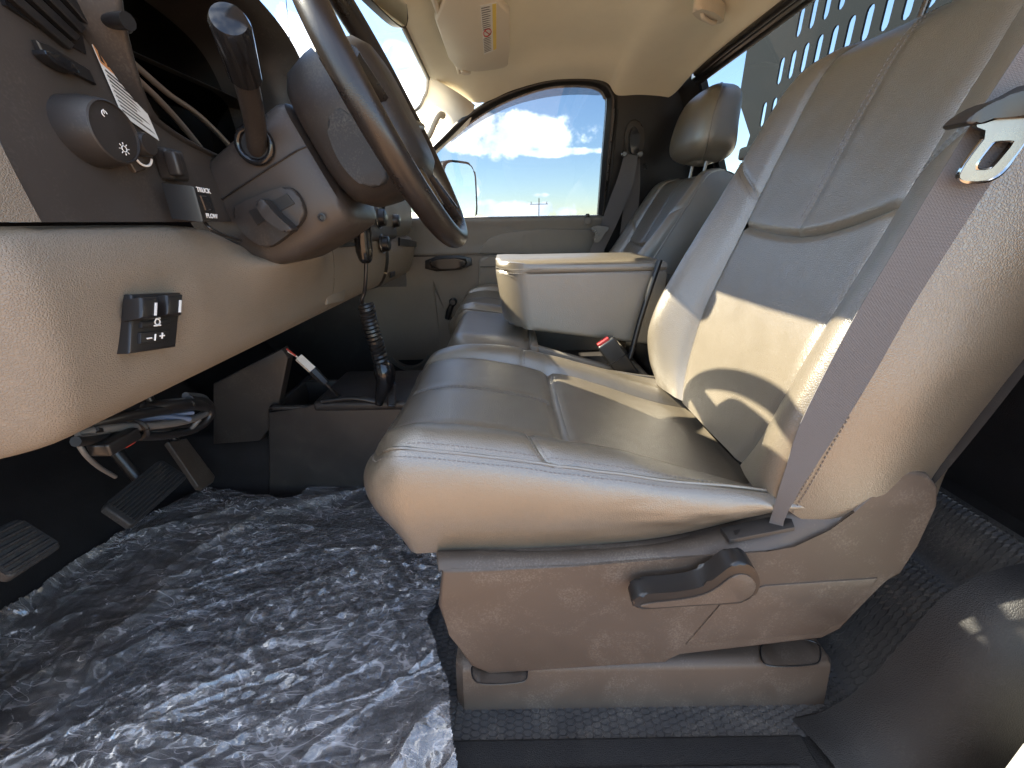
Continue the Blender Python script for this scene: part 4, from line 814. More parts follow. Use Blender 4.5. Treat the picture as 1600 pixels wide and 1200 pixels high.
    text_mesh('switch_text', 'TRUCK', .0068, P(308, 299, x=-.3514), ex, ey_, WHITE, sb, .0002, .0002); text_mesh('switch_text', 'PLOW', .0068, P(323, 340, x=-.3514), ex, ey_, WHITE, sb, .0002, .0002)
    tube('wire', spline([P(320, 348, x=-.365), P(330, 358, x=-.36), P(350, 368, x=-.36), P(375, 376, x=-.375)], 16), .0022, BLACK, sb, 8)
    return d
build_dash()
# ------------------------------------------------------------------ steering column and wheel
WC = np.array([-.169, .713, .887]); TH = R(25.4); WN = np.array([-math.cos(TH), 0, -math.sin(TH)]); WU = np.array([-math.sin(TH), 0, math.cos(TH)]); WY = np.array([0, 1., 0])
def wl(a, b, c): return WC+WY*a+WU*b+WN*c      # across, up the wheel, forward along the column
def build_wheel():
    w = thing('steering_wheel', 'dark brown leather-wrapped steering wheel in front of the driver seat', 'steering wheel', wl(0, 0, .05))
    n = 96; ph = np.linspace(0, 2*math.pi, n+1); rr = .19
    V = []; m = 14
    for i in range(n):
        e = WY*math.sin(ph[i])+WU*math.cos(ph[i]); c = WC+rr*e; bump = 1+.05*math.sin(9*ph[i])
        for k in range(m): q = 2*math.pi*k/m; V.append(c+.0165*bump*e*math.cos(q)*.92+WN*.0175*math.sin(q))
    fs = [(i*m+k, i*m+(k+1) % m, ((i+1) % n)*m+(k+1) % m, ((i+1) % n)*m+k) for i in range(n) for k in range(m)]
    mesh_obj('rim', V, fs, WHEELM, w, 180)
    # airbag pad, back cover, spokes
    def ring(c, hw, hh, k=28, e=.6, dy=0):
        a = np.linspace(0, 2*math.pi, k+1)[:-1]; co, si = np.cos(a), np.sin(a); return [wl(np.sign(x)*abs(x)**e*hw, dy+np.sign(y)*abs(y)**e*hh, c) for x, y in zip(co, si)]
    def loft(name, rs, mat, par):
        k = len(rs[0]); V = [p for r_ in rs for p in r_]; f_ = [(i*k+j, i*k+(j+1) % k, (i+1)*k+(j+1) % k, (i+1)*k+j) for i in range(len(rs)-1) for j in range(k)]
        f_ += [tuple(range(k))[::-1], tuple((len(rs)-1)*k+j for j in range(k))]; return mesh_obj(name, V, f_, mat, par, 50)
    loft('airbag_pad', [ring(-.022, .05, .05), ring(-.02, .075, .075), ring(-.006, .09, .09), ring(.015, .095, .095)], DARK, w)
    loft('back_cover', [ring(.012, .098, .10), ring(.03, .10, .102), ring(.06, .098, .10), ring(.09, .092, .094), ring(.104, .08, .082), ring(.108, .07, .072)], DARK, w)
    for (a, b, wd) in ((-1, .12, .03), (1, .12, .03), (-.55, -.85, .026), (.55, -.85, .026)):
        L_ = math.hypot(a, b); a /= L_; b /= L_; pts = [wl(a*t, b*t, .012-.012*(t-.08)/.1) for t in np.linspace(.075, .185, 8)]
        sp = tube('spoke', pts, np.linspace(wd, wd*.75, 8), WHEELM, w, 14, .45)
        tube('spoke_trim', [p+WN*-.012 for p in pts[2:7]], .009, STEEL, sp, 8, .4)
    # raised pocket on the back cover
    pk = smoothpoly([(508, 196), (517, 176), (536, 162), (575, 215), (612, 280), (580, 296), (552, 282), (524, 245)], 2)
    slab('cover_pocket', [P(u, v, y=.6125) for u, v in pk], (0, .012, 0), RUBBER, w, .004, 3)
    return w
build_wheel()
def build_column():
    c = thing('steering_column', 'dark brown plastic steering column shroud with turn-signal stalk and tilt lever', 'steering column', wl(0, -.02, .2))
    def rect(t, hw, up, dn, r_=.35, k=40):
        a = np.linspace(0, 2*math.pi, k+1)[:-1]; out = []
        for q in a:
            x, y = math.cos(q), math.sin(q); x = math.copysign(abs(x)**r_, x)*hw; y = math.copysign(abs(y)**r_, y); y = y*up if y > 0 else y*dn; out.append(wl(x, y, t))
        return out
    rs = [rect(.112, .06, .055, .075), rect(.115, .078, .062, .1), rect(.125, .083, .064, .108), rect(.17, .082, .06, .112), rect(.23, .078, .055, .112), rect(.28, .072, .05, .1), rect(.33, .066, .045, .075)]
    k = 40; V = [p for r_ in rs for p in r_]; fs = [(i*k+j, i*k+(j+1) % k, (i+1)*k+(j+1) % k, (i+1)*k+j) for i in range(len(rs)-1) for j in range(k)]+[tuple(range(k))[::-1], tuple((len(rs)-1)*k+j for j in range(k))]
    sh = mesh_obj('shroud', V, fs, FASCIA, c, 50)
    tube('shroud_seam', [np.array(rs[i][20])+np.array([0, -.0012, 0]) for i in range(1, 7)], .0012, BLACK, sh, 6)
    # stalk with its boot ring
    b0 = P(402, 232, y=.632); b1 = P(398, 190, y=.60); b2 = P(383, 120, y=.545); b3 = P(368, 62, y=.505); b4 = P(358, 32, y=.485)
    st = tube('turn_signal_stalk', spline([b0+np.array([0, .02, 0]), b0, b1, b2, b3], 30), np.linspace(.0115, .0135, 30), DARK, c, 18)
    dr = (b4-b2)/np.linalg.norm(b4-b2); tube('stalk_knob', [b2, b2+dr*.002, b2+(b4-b2)*.5, b4-dr*.004, b4+dr*.002, b4+dr*.004], [.0135, .0165, .0175, .018, .0155, .008], GLOSS, st, 20)
    a = np.linspace(0, 2*math.pi, 40); o = P(398, 226, y=.628)
    tube('stalk_boot', [o+.022*np.array([math.cos(q), 0, math.sin(q)*.95]) for q in a], .0045, GLOSS, c, 8); lathe('stalk_socket', [(.021, 0), (.021, .004), (0, .0042)], BLACK, c, o+np.array([0, .004, 0]), (0, -1, 0), 28)
    # recess and tilt lever
    rec = smoothpoly([(358, 330), (372, 318), (440, 290), (462, 296), (478, 330), (468, 352), (425, 385), (412, 388), (380, 368)], 2)
    slab('lever_recess', [P(u, v, y=.622) for u, v in rec], (0, .03, 0), DARK, c, .004, 3)
    slab('lever_slot', [P(u, v, y=.6205) for u, v in ((388, 330), (418, 318), (448, 302), (460, 318), (430, 334), (402, 352))], (0, .003, 0), BLACK, c, 0)
    tl = smoothpoly([(398, 315), (410, 308), (425, 330), (445, 348), (457, 358), (452, 364), (440, 362), (415, 345), (402, 328)], 2)
    slab('tilt_lever', [P(u, v, y=.600) for u, v in tl], (0, .022, 0), DARK, c, .004, 3, True)
    lathe('screw_recess', [(.006, 0), (.006, .001), (.004, .0012), (0, -.004)], BLACK, c, P(503, 340, y=.628), (0, -1, 0), 16)
build_column()
# ------------------------------------------------------------------ footwell: pedals, wiring, console, film
def ribbed_pedal(name, label, cat, corners, up, nrib, arm, lo=.014):
    """corners: four 3D points of the pad face, ordered round it; ribs run along edge 0-1"""
    C4 = [np.array(c, float) for c in corners]; nrm = np.cross(C4[1]-C4[0], C4[3]-C4[0]); nrm /= np.linalg.norm(nrm)
    if nrm@(CAM-C4[0]) < 0: nrm = -nrm
    t = thing(name, label, cat, np.mean(C4, 0))
    q = lambda a, b: (C4[0]*(1-a)+C4[1]*a)*(1-b)+(C4[3]*(1-a)+C4[2]*a)*b
    rim = [q(*ab) for ab in smoothpoly([(0, 0), (1, 0), (1, 1), (0, 1)], 0)]
    rim = []
    for (cx, cy, a0) in ((.1, .12, 180), (.9, .12, 270), (.9, .88, 0), (.1, .88, 90)):
        for k in range(5): a = R(a0+k*22.5); rim.append(q(cx+.1*math.cos(a), cy+.12*math.sin(a)))
    p = slab('pedal_pad', rim, -nrm*lo, RUBBER, t, .004, 3)
    for k in range(nrib):
        b = .12+.76*k/(nrib-1); c = q(.5, b); a0 = q(.06, b); a1 = q(.94, b); V = [a0, a1]
        tube('rib', [a0+nrm*.0005, a1+nrm*.0005], .0028, RUBBER, p, 6, .9)
    tube('pedal_arm', arm, .011, BLACK, t, 10); return t
def build_footwell():
    X = -.8
    ribbed_pedal('brake_pedal', 'wide ribbed black rubber brake pedal hanging beside the accelerator', 'pedal', [P(160, 790, x=-.76), P(252, 716, x=-.78), P(296, 744, x=-.745), P(208, 823, x=-.72)], 1, 8, [P(235, 770, x=-.775), (-.85, .75, .35), (-.9, .75, .6)])
    ribbed_pedal('parking_brake_pedal', 'small worn ribbed rubber parking brake pedal near the door side', 'pedal', [P(-62, 850, x=-.72), P(30, 808, x=-.72), P(100, 852, x=-.68), P(18, 905, x=-.68)], 1, 6, [P(0, 850, x=-.72), (-.8, .43, .4), (-.85, .42, .6)])
    ap = thing('accelerator_pedal', 'narrow smooth accelerator pedal beside the wide brake pedal', 'pedal', P(310, 740, x=-.84))
    slab('pedal_pad', [P(u, v, x=x) for u, v, x in ((262, 690, -.88), (292, 684, -.88), (337, 744, -.82), (334, 752, -.82), (318, 762, -.82), (310, 760, -.82))], (-.012, .0, -.01), SHIELD, ap, .004, 3)
    tube('pedal_arm', [P(290, 715, x=-.88), (-.93, .95, .42), (-.98, .95, .55)], .009, BLACK, ap, 8)
    # wiring loom under the knee panel
    wh = thing('wiring_harness', 'bundle of taped wires looping under the knee panel', 'wiring', P(230, 665, x=-.56))
    xs = -.56
    loops = [([(120, 678), (180, 668), (250, 664), (300, 655), (326, 640), (318, 622), (290, 618)], .0062, GREYW), ([(118, 690), (190, 682), (260, 680), (310, 668), (330, 645), (322, 628), (296, 624)], .007, BLACK), ([(130, 670), (190, 658), (250, 652), (296, 655)], .005, BLUEW), ([(140, 664), (200, 650), (260, 640), (300, 636)], .008, BLACK),
             ([(125, 684), (180, 676), (240, 676), (290, 674), (312, 655)], .004, GREYW), ([(150, 660), (215, 655), (275, 648), (302, 645)], .0035, BLUEW), ([(225, 640), (262, 634), (300, 631), (322, 634)], .011, BLACK), ([(150, 672), (210, 672), (260, 668), (300, 664)], .004, BLACK)]
    for k, (pts, r_, m_) in enumerate(loops): tube('wire', spline([P(u, v, x=xs+.012*math.sin(k*2.1+i)) for i, (u, v) in enumerate(pts)], 30), r_, m_, wh, 8)
    for u, v0, v1 in ((207, 650, 690), (283, 624, 640)):
        a = np.linspace(0, 2*math.pi, 20); c = P(u, (v0+v1)/2, x=xs); h = abs(P(u, v0, x=xs)[2]-P(u, v1, x=xs)[2])/2
        tube('cable_tie', [c+np.array([.02*math.cos(q), -.003*math.sin(q), h*math.sin(q)]) for q in a], .004, BLACK, wh, 6)
    rbox('connector', P(180, 690, x=-.545), (.03, .05, .018), BLACK, wh, .003); rbox('connector', P(200, 692, x=-.535), (.008, .018, .008), REDW, wh, .002)
    tube('wire', spline([P(120, 690, x=xs), P(135, 712, x=xs), P(155, 730, x=xs-.02), P(180, 745, x=xs-.05)], 20), .003, GREYW, wh, 8)
    # pigtail with white plug
    pg = thing('wire_pigtail', 'loose wire pigtail with a white plastic plug hanging below the dash', 'wiring', P(490, 585, y=.97))
    for k, m_ in enumerate((REDW, NYLON, BLACK)): tube('wire', spline([P(448+k*2, 545+k*4, y=.975), P(458+k*2, 553+k*2, y=.97), P(470+k*2, 563, y=.97)], 12), .0022, m_, pg, 6)
    p0, p1, p2 = P(466, 558, y=.97), P(488, 578, y=.97), P(508, 598, y=.975); tube('plug', [p0, p0*.98+p1*.02, p1], [.008, .012, .012], NYLON, pg, 4); tube('socket', [p1, p2], [.012, .0105], BLACK, pg, 6)
    tube('wire', spline([p2, P(522, 612, y=.985), P(535, 622, y=1.02)], 12), .004, BLACK, pg, 8)
    # floor console over the tunnel
    c = thing('floor_console', 'low dark plastic floor console with an open bin on the tunnel', 'console', (-.5, 1.1, 0))
    yb = 1.0
    slab('console_side', [P(u, v, y=yb) for u, v in ((418, 642), (480, 640), (500, 625), (600, 636), (640, 640), (640, 780), (420, 776))], (0, .03, 0), DARK, c, .006, 3)
    slab('console_end', [P(418, 642, y=yb)+np.array([0, .005, 0]), P(420, 776, y=yb)+np.array([0, .005, 0]), P(420, 776, y=yb)+np.array([-.02, .28, 0]), P(418, 642, y=yb)+np.array([-.02, .28, 0])], (.02, 0, 0), DARK, c, .004, 2)
    zt = P(480, 640, y=yb)[2]; xa, xb = P(418, 642, y=yb)[0], P(490, 640, y=yb)[0]
    for nm, cx, cy, sx, sy in (('bin_wall', (xa+xb)/2, yb+.012, xb-xa, .014), ('bin_wall', (xa+xb)/2, yb+.2, xb-xa, .014), ('bin_wall', xa+.008, yb+.105, .014, .2), ('bin_wall', xb, yb+.105, .014, .2)): rbox(nm, (cx, cy, zt-.03), (sx, sy, .075), DARK, c, .004)
    rbox('bin_floor', ((xa+xb)/2, yb+.105, zt-.06), (xb-xa, .2, .01), BLACK, c, 0)
    rbox('console_top', (xb+.17, yb+.12, zt+.008), (.34, .25, .03), DARK, c, .012, 3)
    tube('console_lip', spline([P(505, 627, y=.998), P(550, 622, y=.998), P(590, 628, y=1.0)], 16), .008, BLACK, c, 8)
    slab('tunnel_panel', [P(u, v, y=1.03) for u, v in ((332, 600), (440, 545), (450, 560), (430, 660), (405, 690), (332, 695))], (0, .03, 0), DARK, c, .006, 2)
    # hand controller with coiled cord
    h = thing('hand_controller', 'black hand controller hanging below the column on a coiled cord', 'controller', P(600, 630, y=.95))
    yy = .9
    pts = [P(566, 322, y=yy), P(566, 335, y=yy), P(566, 352, y=yy), P(567, 372, y=yy), P(569, 390, y=yy), P(571, 404, y=yy), P(572, 411, y=yy)]; tube('grip', spline(pts, 24), np.interp(np.linspace(0, 1, 24), [0, .15, .4, .7, .9, 1], [.014, .019, .022, .021, .015, .01]), GLOSS, h, 18, .8)
    tube('cord', spline([P(572, 410, y=yy), P(571, 440, y=yy), P(569, 458, y=yy+.01), P(565, 468, y=yy+.01), P(566, 474, y=yy+.02), P(572, 478, y=yy+.02)], 24), .0042, BLACK, h, 8)
    a = spline([P(572, 476, y=.925), P(578, 505, y=.93), P(587, 535, y=.935), P(596, 566, y=.94)], 260); ax_ = a[-1]-a[0]; ax_ /= np.linalg.norm(ax_); e1 = np.cross(ax_, (0, 1, 0)); e1 /= np.linalg.norm(e1); e2 = np.cross(ax_, e1)
    tube('coiled_cord', [a[i]+.0135*(e1*math.cos(i/260*16*2*math.pi)+e2*math.sin(i/260*16*2*math.pi)) for i in range(260)], .0054, BLACK, h, 6)
    k0 = [P(594, 560, y=.94), P(596, 568, y=.94), P(601, 580, y=.94), P(602, 595, y=.94), P(598, 610, y=.945), P(594, 622, y=.95), P(592, 632, y=.95)]; tube('plug_boot', spline(k0, 24), np.interp(np.linspace(0, 1, 24), [0, .15, .35, .6, .85, 1], [.012, .02, .026, .02, .012, .01]), GLOSS, h, 16)
    tube('coiled_cord', [P(612, 600+i*.33, y=.965)+.009*np.array([math.cos(i*.63), 0, math.sin(i*.63)*.4]) for i in range(100)], .004, BLACK, h, 6)
build_footwell()
def build_film():
    poly = [(-90, 1010), (0, 951), (90, 895), (180, 832), (255, 790), (318, 764), (380, 772), (430, 776), (500, 762), (580, 750), (660, 780), (710, 880), (690, 930), (668, 960), (684, 1010), (700, 1070), (708, 1140), (720, 1230), (-90, 1230)]
    nx, ny = 560, 430; xs = np.linspace(-1.16, -.06, nx); ys = np.linspace(.30, 1.07, ny); U, Vv = np.meshgrid(xs, ys, indexing='ij'); x, y = U.ravel(), Vv.ravel()
    p = np.stack([x, y, 0*x], 1); ca, sa = math.cos(R(38)), math.sin(R(38)); a = x*ca+y*sa; b = -x*sa+y*ca
    warp = vnoise(p, 4, 71, 2)*.05
    rid = lambda q, sc, sd: (1-np.abs(vnoise(q, sc, sd, 1))*3.2).clip(0, 1)
    q1 = np.stack([a*.35+warp, b*1.5+warp, 0*a], 1); q2 = np.stack([a*.7-warp*.6, b*1.3+warp, 0*a+3], 1); q3 = np.stack([x+warp*.4, y-warp*.4, 0*x+7], 1)
    z = .010*rid(q1, 6, 72)**2+.005*rid(q2, 12, 73)**2+.009*vnoise(p, 5, 75, 2)
    # crumpled patches: flat facets between sharp creases
    cm = .4+.6*sstep(-.05, .35, vnoise(p, 6, 81, 2)); fac = np.zeros(len(x))
    for k in range(5):
        th = RNG.uniform(0, math.pi); t_ = ((x*math.cos(th)+y*math.sin(th)+.012*vnoise(p, 14, 90+k, 1))*RNG.uniform(22, 48)+RNG.uniform()) % 1.0; fac = fac+np.abs(t_-.5)
    z = z+cm*(fac-1.25)*.0055
    # long pulled creases running from the door sill towards the console, and short ones across them
    for k in range(90):
        th = R(RNG.normal(45, 30) if k < 55 else RNG.uniform(-70, 110)); cx, cy = RNG.uniform(-1.0, -.1), RNG.uniform(.32, 1.0); u_ = (x-cx)*math.cos(th)+(y-cy)*math.sin(th); v_ = -(x-cx)*math.sin(th)+(y-cy)*math.cos(th)+.012*np.sin(u_*13+k)
        z = z+RNG.uniform(.002, .009)*np.exp(-np.abs(v_)/RNG.uniform(.0016, .006))*np.exp(-(u_/RNG.uniform(.04, .2))**2)*(1 if k % 3 else -.6)
    z = z+.022+floorz(np.maximum(x, -.72), y)*0+np.where(x < -.97, (-.97-x)*1.3, 0)
    # over the sill the sheet lifts and hangs
    z = z+.03*sstep(-.24, -.12, x)*sstep(.75, .5, y)*(1+.7*np.sin(y*37))*.6
    P3 = np.stack([x+.01*vnoise(p, 9, 78, 2), y, z], 1); D = P3-CAM; w = D@FW; pu = 800+F*(D@RT)/w+vnoise(p, 16, 79, 3)*9; pv = 600-F*(D@UP)/w+vnoise(p, 16, 80, 3)*9
    ins = np.zeros(len(x), bool); n = len(poly)
    for i in range(n):
        (x1, y1), (x2, y2) = poly[i], poly[(i+1) % n]
        c = ((y1 > pv) != (y2 > pv)) & (pu < (x2-x1)*(pv-y1)/(y2-y1+1e-9)+x1); ins ^= c
    fs = [f for f in gridfaces(nx, ny) if ins[f[0]] and ins[f[1]] and ins[f[2]] and ins[f[3]]]
    used = sorted({i for f in fs for i in f}); mp = {o: k for k, o in enumerate(used)}
    o = mesh_obj('plastic_sheet', P3[used], [tuple(mp[i] for i in f) for f in fs], FILM, None, 180); tag(o, 'crumpled clear plastic sheet spread over the driver footwell floor', 'plastic sheet')
build_film()
# ------------------------------------------------------------------ seat belts
def ribbon(name, centre, across, width, mat, parent, thick=.0014):
    c = np.array(centre, float); a = np.array(across, float); a /= np.linalg.norm(a, axis=1)[:, None]; t = np.gradient(c, axis=0); t /= np.linalg.norm(t, axis=1)[:, None]; nrm = np.cross(t, a); nrm /= np.linalg.norm(nrm, axis=1)[:, None]; n = len(c); m = 9
    width = np.broadcast_to(width, (n,)); s = np.linspace(-.5, .5, m)
    top = [[c[i]+a[i]*width[i]*q+nrm[i]*(thick*.5-.0005*(2*q)**2) for q in s] for i in range(n)]; bot = [[c[i]+a[i]*width[i]*q-nrm[i]*thick*.5 for q in s] for i in range(n)]
    V = [p for r_ in top for p in r_]+[p for r_ in bot for p in r_]; fs = gridfaces(n, m)+[f[::-1] for f in gridfaces(n, m, off=n*m)]
    for i in range(n-1):
        for e in (0, m-1): x0 = i*m+e; x1 = (i+1)*m+e; fs.append((x0, x0+n*m, x1+n*m, x1) if e == 0 else (x0, x1, x1+n*m, x0+n*m))
    o = mesh_obj(name, V, fs, mat, parent, 60); me = o.data; uv = me.uv_layers.new(name='weave'); d = np.r_[0, np.cumsum(np.linalg.norm(np.diff(c, axis=0), axis=1))]
    co = np.array([(s[(k % (n*m)) % m]*width[(k % (n*m))//m]*620, d[(k % (n*m))//m]*620) for k in range(2*n*m)]); li = np.array([l.vertex_index for l in me.loops]); uv.data.foreach_set('uv', co[li].ravel()); return o
def build_belts():
    b = thing('seat_belt', 'grey woven seat belt across the driver seat with a steel latch plate', 'seat belt', P(1205, 830, y=.44))
    L_ = [(1186, 848, .448), (1196, 832, .443), (1205, 806, .440), (1216, 768, .428), (1228, 730, .422), (1247, 670, .417), (1285, 590, .413), (1338, 490, .409), (1398, 390, .406), (1452, 300, .403), (1502, 218, .401), (1560, 128, .399), (1640, 8, .397), (1740, -140, .395)]
    R_ = [(1212, 852, .440), (1222, 838, .435), (1226, 812, .430), (1248, 768, .420), (1275, 726, .414), (1325, 650, .409), (1372, 572, .405), (1424, 480, .402), (1482, 388, .399), (1545, 290, .397), (1600, 205, .395), (1666, 110, .393), (1750, -15, .391), (1850, -165, .390)]
    A = spline([P(u, v, y=y) for u, v, y in L_], 120); B = spline([P(u, v, y=y) for u, v, y in R_], 120)
    ribbon('webbing', (A+B)/2, B-A, np.linalg.norm(B-A, axis=1), WEB, b)
    # latch plate on the belt
    yv = .386
    tongue = [(1513, 250), (1500, 272), (1500, 279), (1508, 283), (1535, 283), (1552, 278), (1572, 262), (1640, 170), (1640, 155), (1545, 192), (1520, 196), (1547, 206)]
    hole = [(1517, 266), (1546, 266), (1556, 258), (1586, 222), (1583, 219), (1556, 220), (1549, 224)]
    lp = holed_plate('latch_plate', [P(u, v, y=yv) for u, v in smoothpoly(tongue, 1)], [[P(u, v, y=yv) for u, v in smoothpoly(hole, 1)]], (0, .004, 0), STEEL, b)
    rimp = smoothpoly(tongue[:8], 1)
    tube('plate_edge', [P(u, v, y=yv+.002) for u, v in smoothpoly(hole, 2)+smoothpoly(hole, 2)[:1]], .0016, CHROME, lp, 6)
    tube('plate_edge', spline([P(u, v, y=yv+.002) for u, v in ((1547, 206), (1513, 250), (1501, 270), (1503, 281), (1520, 284), (1545, 281), (1568, 266), (1600, 222), (1640, 168))], 40), .002, CHROME, lp, 6)
    slab('plate_cover', [P(u, v, y=.380) for u, v in smoothpoly([(1511, 188), (1530, 172), (1560, 156), (1585, 150), (1640, 118), (1640, 180), (1560, 184), (1535, 186), (1522, 196), (1512, 194)], 1)], (0, .02, 0), BLACK, b, .003, 3)
    # passenger belt on the far pillar
    p = thing('seat_belt', 'dark seat belt hanging from its loop on the far door pillar', 'seat belt', P(930, 395, y=1.79))
    y0 = 1.765
    A = spline([P(u, v, y=y) for u, v, y in ((976, 240, 1.74), (966, 275, 1.745), (955, 305, 1.75), (942, 340, 1.755), (932, 368, 1.76), (918, 400, 1.765))], 50); B = spline([P(u, v, y=y) for u, v, y in ((997, 243, 1.735), (990, 285, 1.74), (980, 312, 1.745), (966, 345, 1.75), (953, 372, 1.755), (937, 405, 1.76))], 50)
    ribbon('webbing', (A+B)/2, B-A, np.linalg.norm(B-A, axis=1), WEB, p)
    A2 = spline([P(u, v, y=1.775) for u, v in ((985, 240), (980, 290), (972, 340), (965, 400))], 30); B2 = spline([P(u, v, y=1.772) for u, v in ((1000, 242), (1000, 290), (996, 340), (990, 400))], 30); ribbon('webbing', (A2+B2)/2, B2-A2, np.linalg.norm(B2-A2, axis=1), WEB, p)
    g = slab('guide_loop', [P(u, v, y=1.735) for u, v in smoothpoly([(985, 205), (991, 195), (999, 205), (1000, 232), (996, 242), (984, 240)], 2)], (0, .02, 0), BLACK, p, .004, 2)
    for u in (975, 1000): lathe('loop_ring', [(.008, 0), (.011, .004), (.008, .008)], STEEL, g, P(u, 241, y=1.73), (0, -1, 0), 20)
    slab('slide_cover', [P(u, v, y=1.765) for u, v in smoothpoly([(976, 232), (977, 200), (986, 186), (998, 186), (1007, 200), (1007, 232), (990, 262)], 2)], (0, .03, 0), DARK, p, .006, 3)
    tg = slab('latch_plate', [P(u, v, y=1.735) for u, v in smoothpoly([(924, 357), (930, 352), (952, 354), (951, 360), (944, 364), (938, 378), (930, 380), (927, 374), (932, 364), (925, 361)], 1)], (0, .004, 0), STEEL, p, .001, 1)
build_belts()
# ------------------------------------------------------------------ overhead things
def build_overhead():
    def visor(name_label, y0, y1, zc, label_card, x0=-.245, x1=.0, slope=.05):
        v = thing('sun_visor', name_label, 'sun visor', (x0, (y0+y1)/2, zc))
        pts = smoothpoly([(x1, y0), (x1, y1-.03), (x1-.02, y1), (x0+.075, y1+.015), (x0+.06, y1+.0), (x0+.045, y1-.012), (x0, y1-.02), (x0, y0)], 1)
        body = slab('visor_body', [(x, y, zc-.0-.12*(x-x0)*0) for x, y in pts], (0, 0, .018), CREAM, v, .006, 4, True, 50, fn=lambda c: (c.x, c.y, c.z+slope*(c.x-x0)-.016))
        zf = lambda x: zc-.016+slope*(x-x0)
        tube('pivot_rod', [(x0+.012, y0+.02, zc-.006), (x0+.012, y1+.05, zc+.0)], .007, CREAM, v, 10)
        slab('pull_tab', [(x, y, zf(x)-.002) for x, y in smoothpoly([(x0+.02, y1-.01), (x0+.05, y1+.004), (x0+.05, y1+.028), (x0+.02, y1+.03)], 1)], (0, 0, .01), CREAM, v, .003, 2)
        if label_card:
            L4 = [P(u, vv, z=zf(-.04)-.0012) for u, vv in ((750, 8), (776, 4), (776, 78), (756, 85))]; qq = lambda a, b, dz=0: (L4[0]*(1-a)+L4[1]*a)*(1-b)+(L4[3]*(1-a)+L4[2]*a)*b+np.array([0, 0, zf(L4[0][0]*(1-a)+L4[1][0]*a)-zf(-.04)-dz])
            lc = slab('warning_label', [qq(0, 0), qq(1, 0), qq(1, 1), qq(0, 1)], (0, 0, .0008), PAPER, v, 0)
            slab('label_band', [qq(.74, .02, .0006), qq(.98, .02, .0006), qq(.98, .98, .0006), qq(.74, .98, .0006)], (0, 0, .0003), YELLOW, lc, 0)
            for k in range(24):
                b = .04+.039*k
                if .43 < b < .6: continue
                slab('print_line', [qq(.06, b, .0006), qq(.35+.3*random.random(), b, .0006), qq(.62, b+.013, .0006), qq(.06, b+.013, .0006)], (0, 0, .0003), GREYW, lc, 0)
            a = np.linspace(0, 2*math.pi, 30); tube('ban_symbol', [qq(.36+.27*math.cos(q), .515+.075*math.sin(q), .0008) for q in a], .0012, REDP, lc, 5); tube('ban_symbol', [qq(.2, .46, .0008), qq(.52, .57, .0008)], .0012, REDP, lc, 5)
        return v
    visor('cream sun visor folded up above the passenger side with a warning label', 1.08, 1.545, 1.188, True, -.165, .008)
    visor('unseen plain cream sun visor above the driver side, added for its shade', .40, .885, 1.208, False, -.222, -.06, .06)  # out of view, added for the shadow it casts on the backrest
    # coat hook
    h = thing('coat_hook', 'cream oval coat hook set in the headliner by the rear window', 'hook', P(1107, 27, z=1.19))
    c = P(1107, 27, z=1.2); a = np.linspace(0, 2*math.pi, 33)[:-1]; e1 = P(1127, 38, z=1.2)-c; e2 = P(1101, 34, z=1.2)-c; e2 = e2-e1*(e2@e1)/(e1@e1); e2 *= .021/np.linalg.norm(e2)
    slab('base', [c+e1*math.cos(q)+e2*math.sin(q) for q in a], (0, 0, .03), CREAM, h, .008, 4); tube('hook_bar', spline([c+e1*.55+np.array([0, 0, .003]), c+e1*.4+np.array([0, 0, -.006]), c-e1*.3+np.array([0, 0, -.006]), c-e1*.5+np.array([0, 0, .003])], 16), .005, CREAM, h, 10)
    # rear-view mirror
    m = thing('rear_view_mirror', 'black-framed rear view mirror hanging at the top of the windshield', 'mirror', P(605, 10, y=1.08))
    ctr = P(598, -14, y=1.09); ex = np.array([.10, .994, 0]); ex = np.array([.2, .98, .0]); ex /= np.linalg.norm(ex); ez = np.array([.15, -.03, 1.]); ez -= ex*(ez@ex); ez /= np.linalg.norm(ez); nr = np.cross(ex, ez)
    if nr[0] < 0: nr = -nr
    sh = [ctr+ex*.125*np.sign(math.cos(q))*abs(math.cos(q))**.6+ez*.034*np.sign(math.sin(q))*abs(math.sin(q))**.6 for q in np.linspace(0, 2*math.pi, 41)[:-1]]
    slab('housing', sh, -nr*.022, BLACK, m, .004, 3, True); slab('mirror_glass', [ctr+(p-ctr)*.93+nr*.0008 for p in sh], -nr*.0012, MIRROR, m, 0)
    tube('mount', [ctr-nr*.02, ctr-nr*.05+ez*.06], .008, BLACK, m, 8)
    # exterior mirror
    e = thing('door_mirror', 'tall exterior towing mirror outside the passenger window', 'mirror', P(715, 340, y=2.15))
    mc = P(720, 301, y=2.2); mx_ = np.array([.65, .76, 0]); mn = np.array([.76, -.65, 0]); ring = [(.1*np.sign(math.cos(q))*abs(math.cos(q))**.45, .128*np.sign(math.sin(q))*abs(math.sin(q))**.45) for q in np.linspace(0, 2*math.pi, 41)[:-1]]
    slab('housing', [mc+mx_*a_*1.12+np.array([0, 0, b_*1.08]) for a_, b_ in ring], -mn*.08, DARK, e, .012, 4, True)
    slab('mirror_glass', [mc+mx_*a_+np.array([0, 0, b_])+mn*.0015 for a_, b_ in ring], -mn*.002, MIRROR, e, 0); tube('bracket', [mc-mn*.05+np.array([0, 0, -.1]), (-.25, 2.05, .62)], .02, BLACK, e, 10)
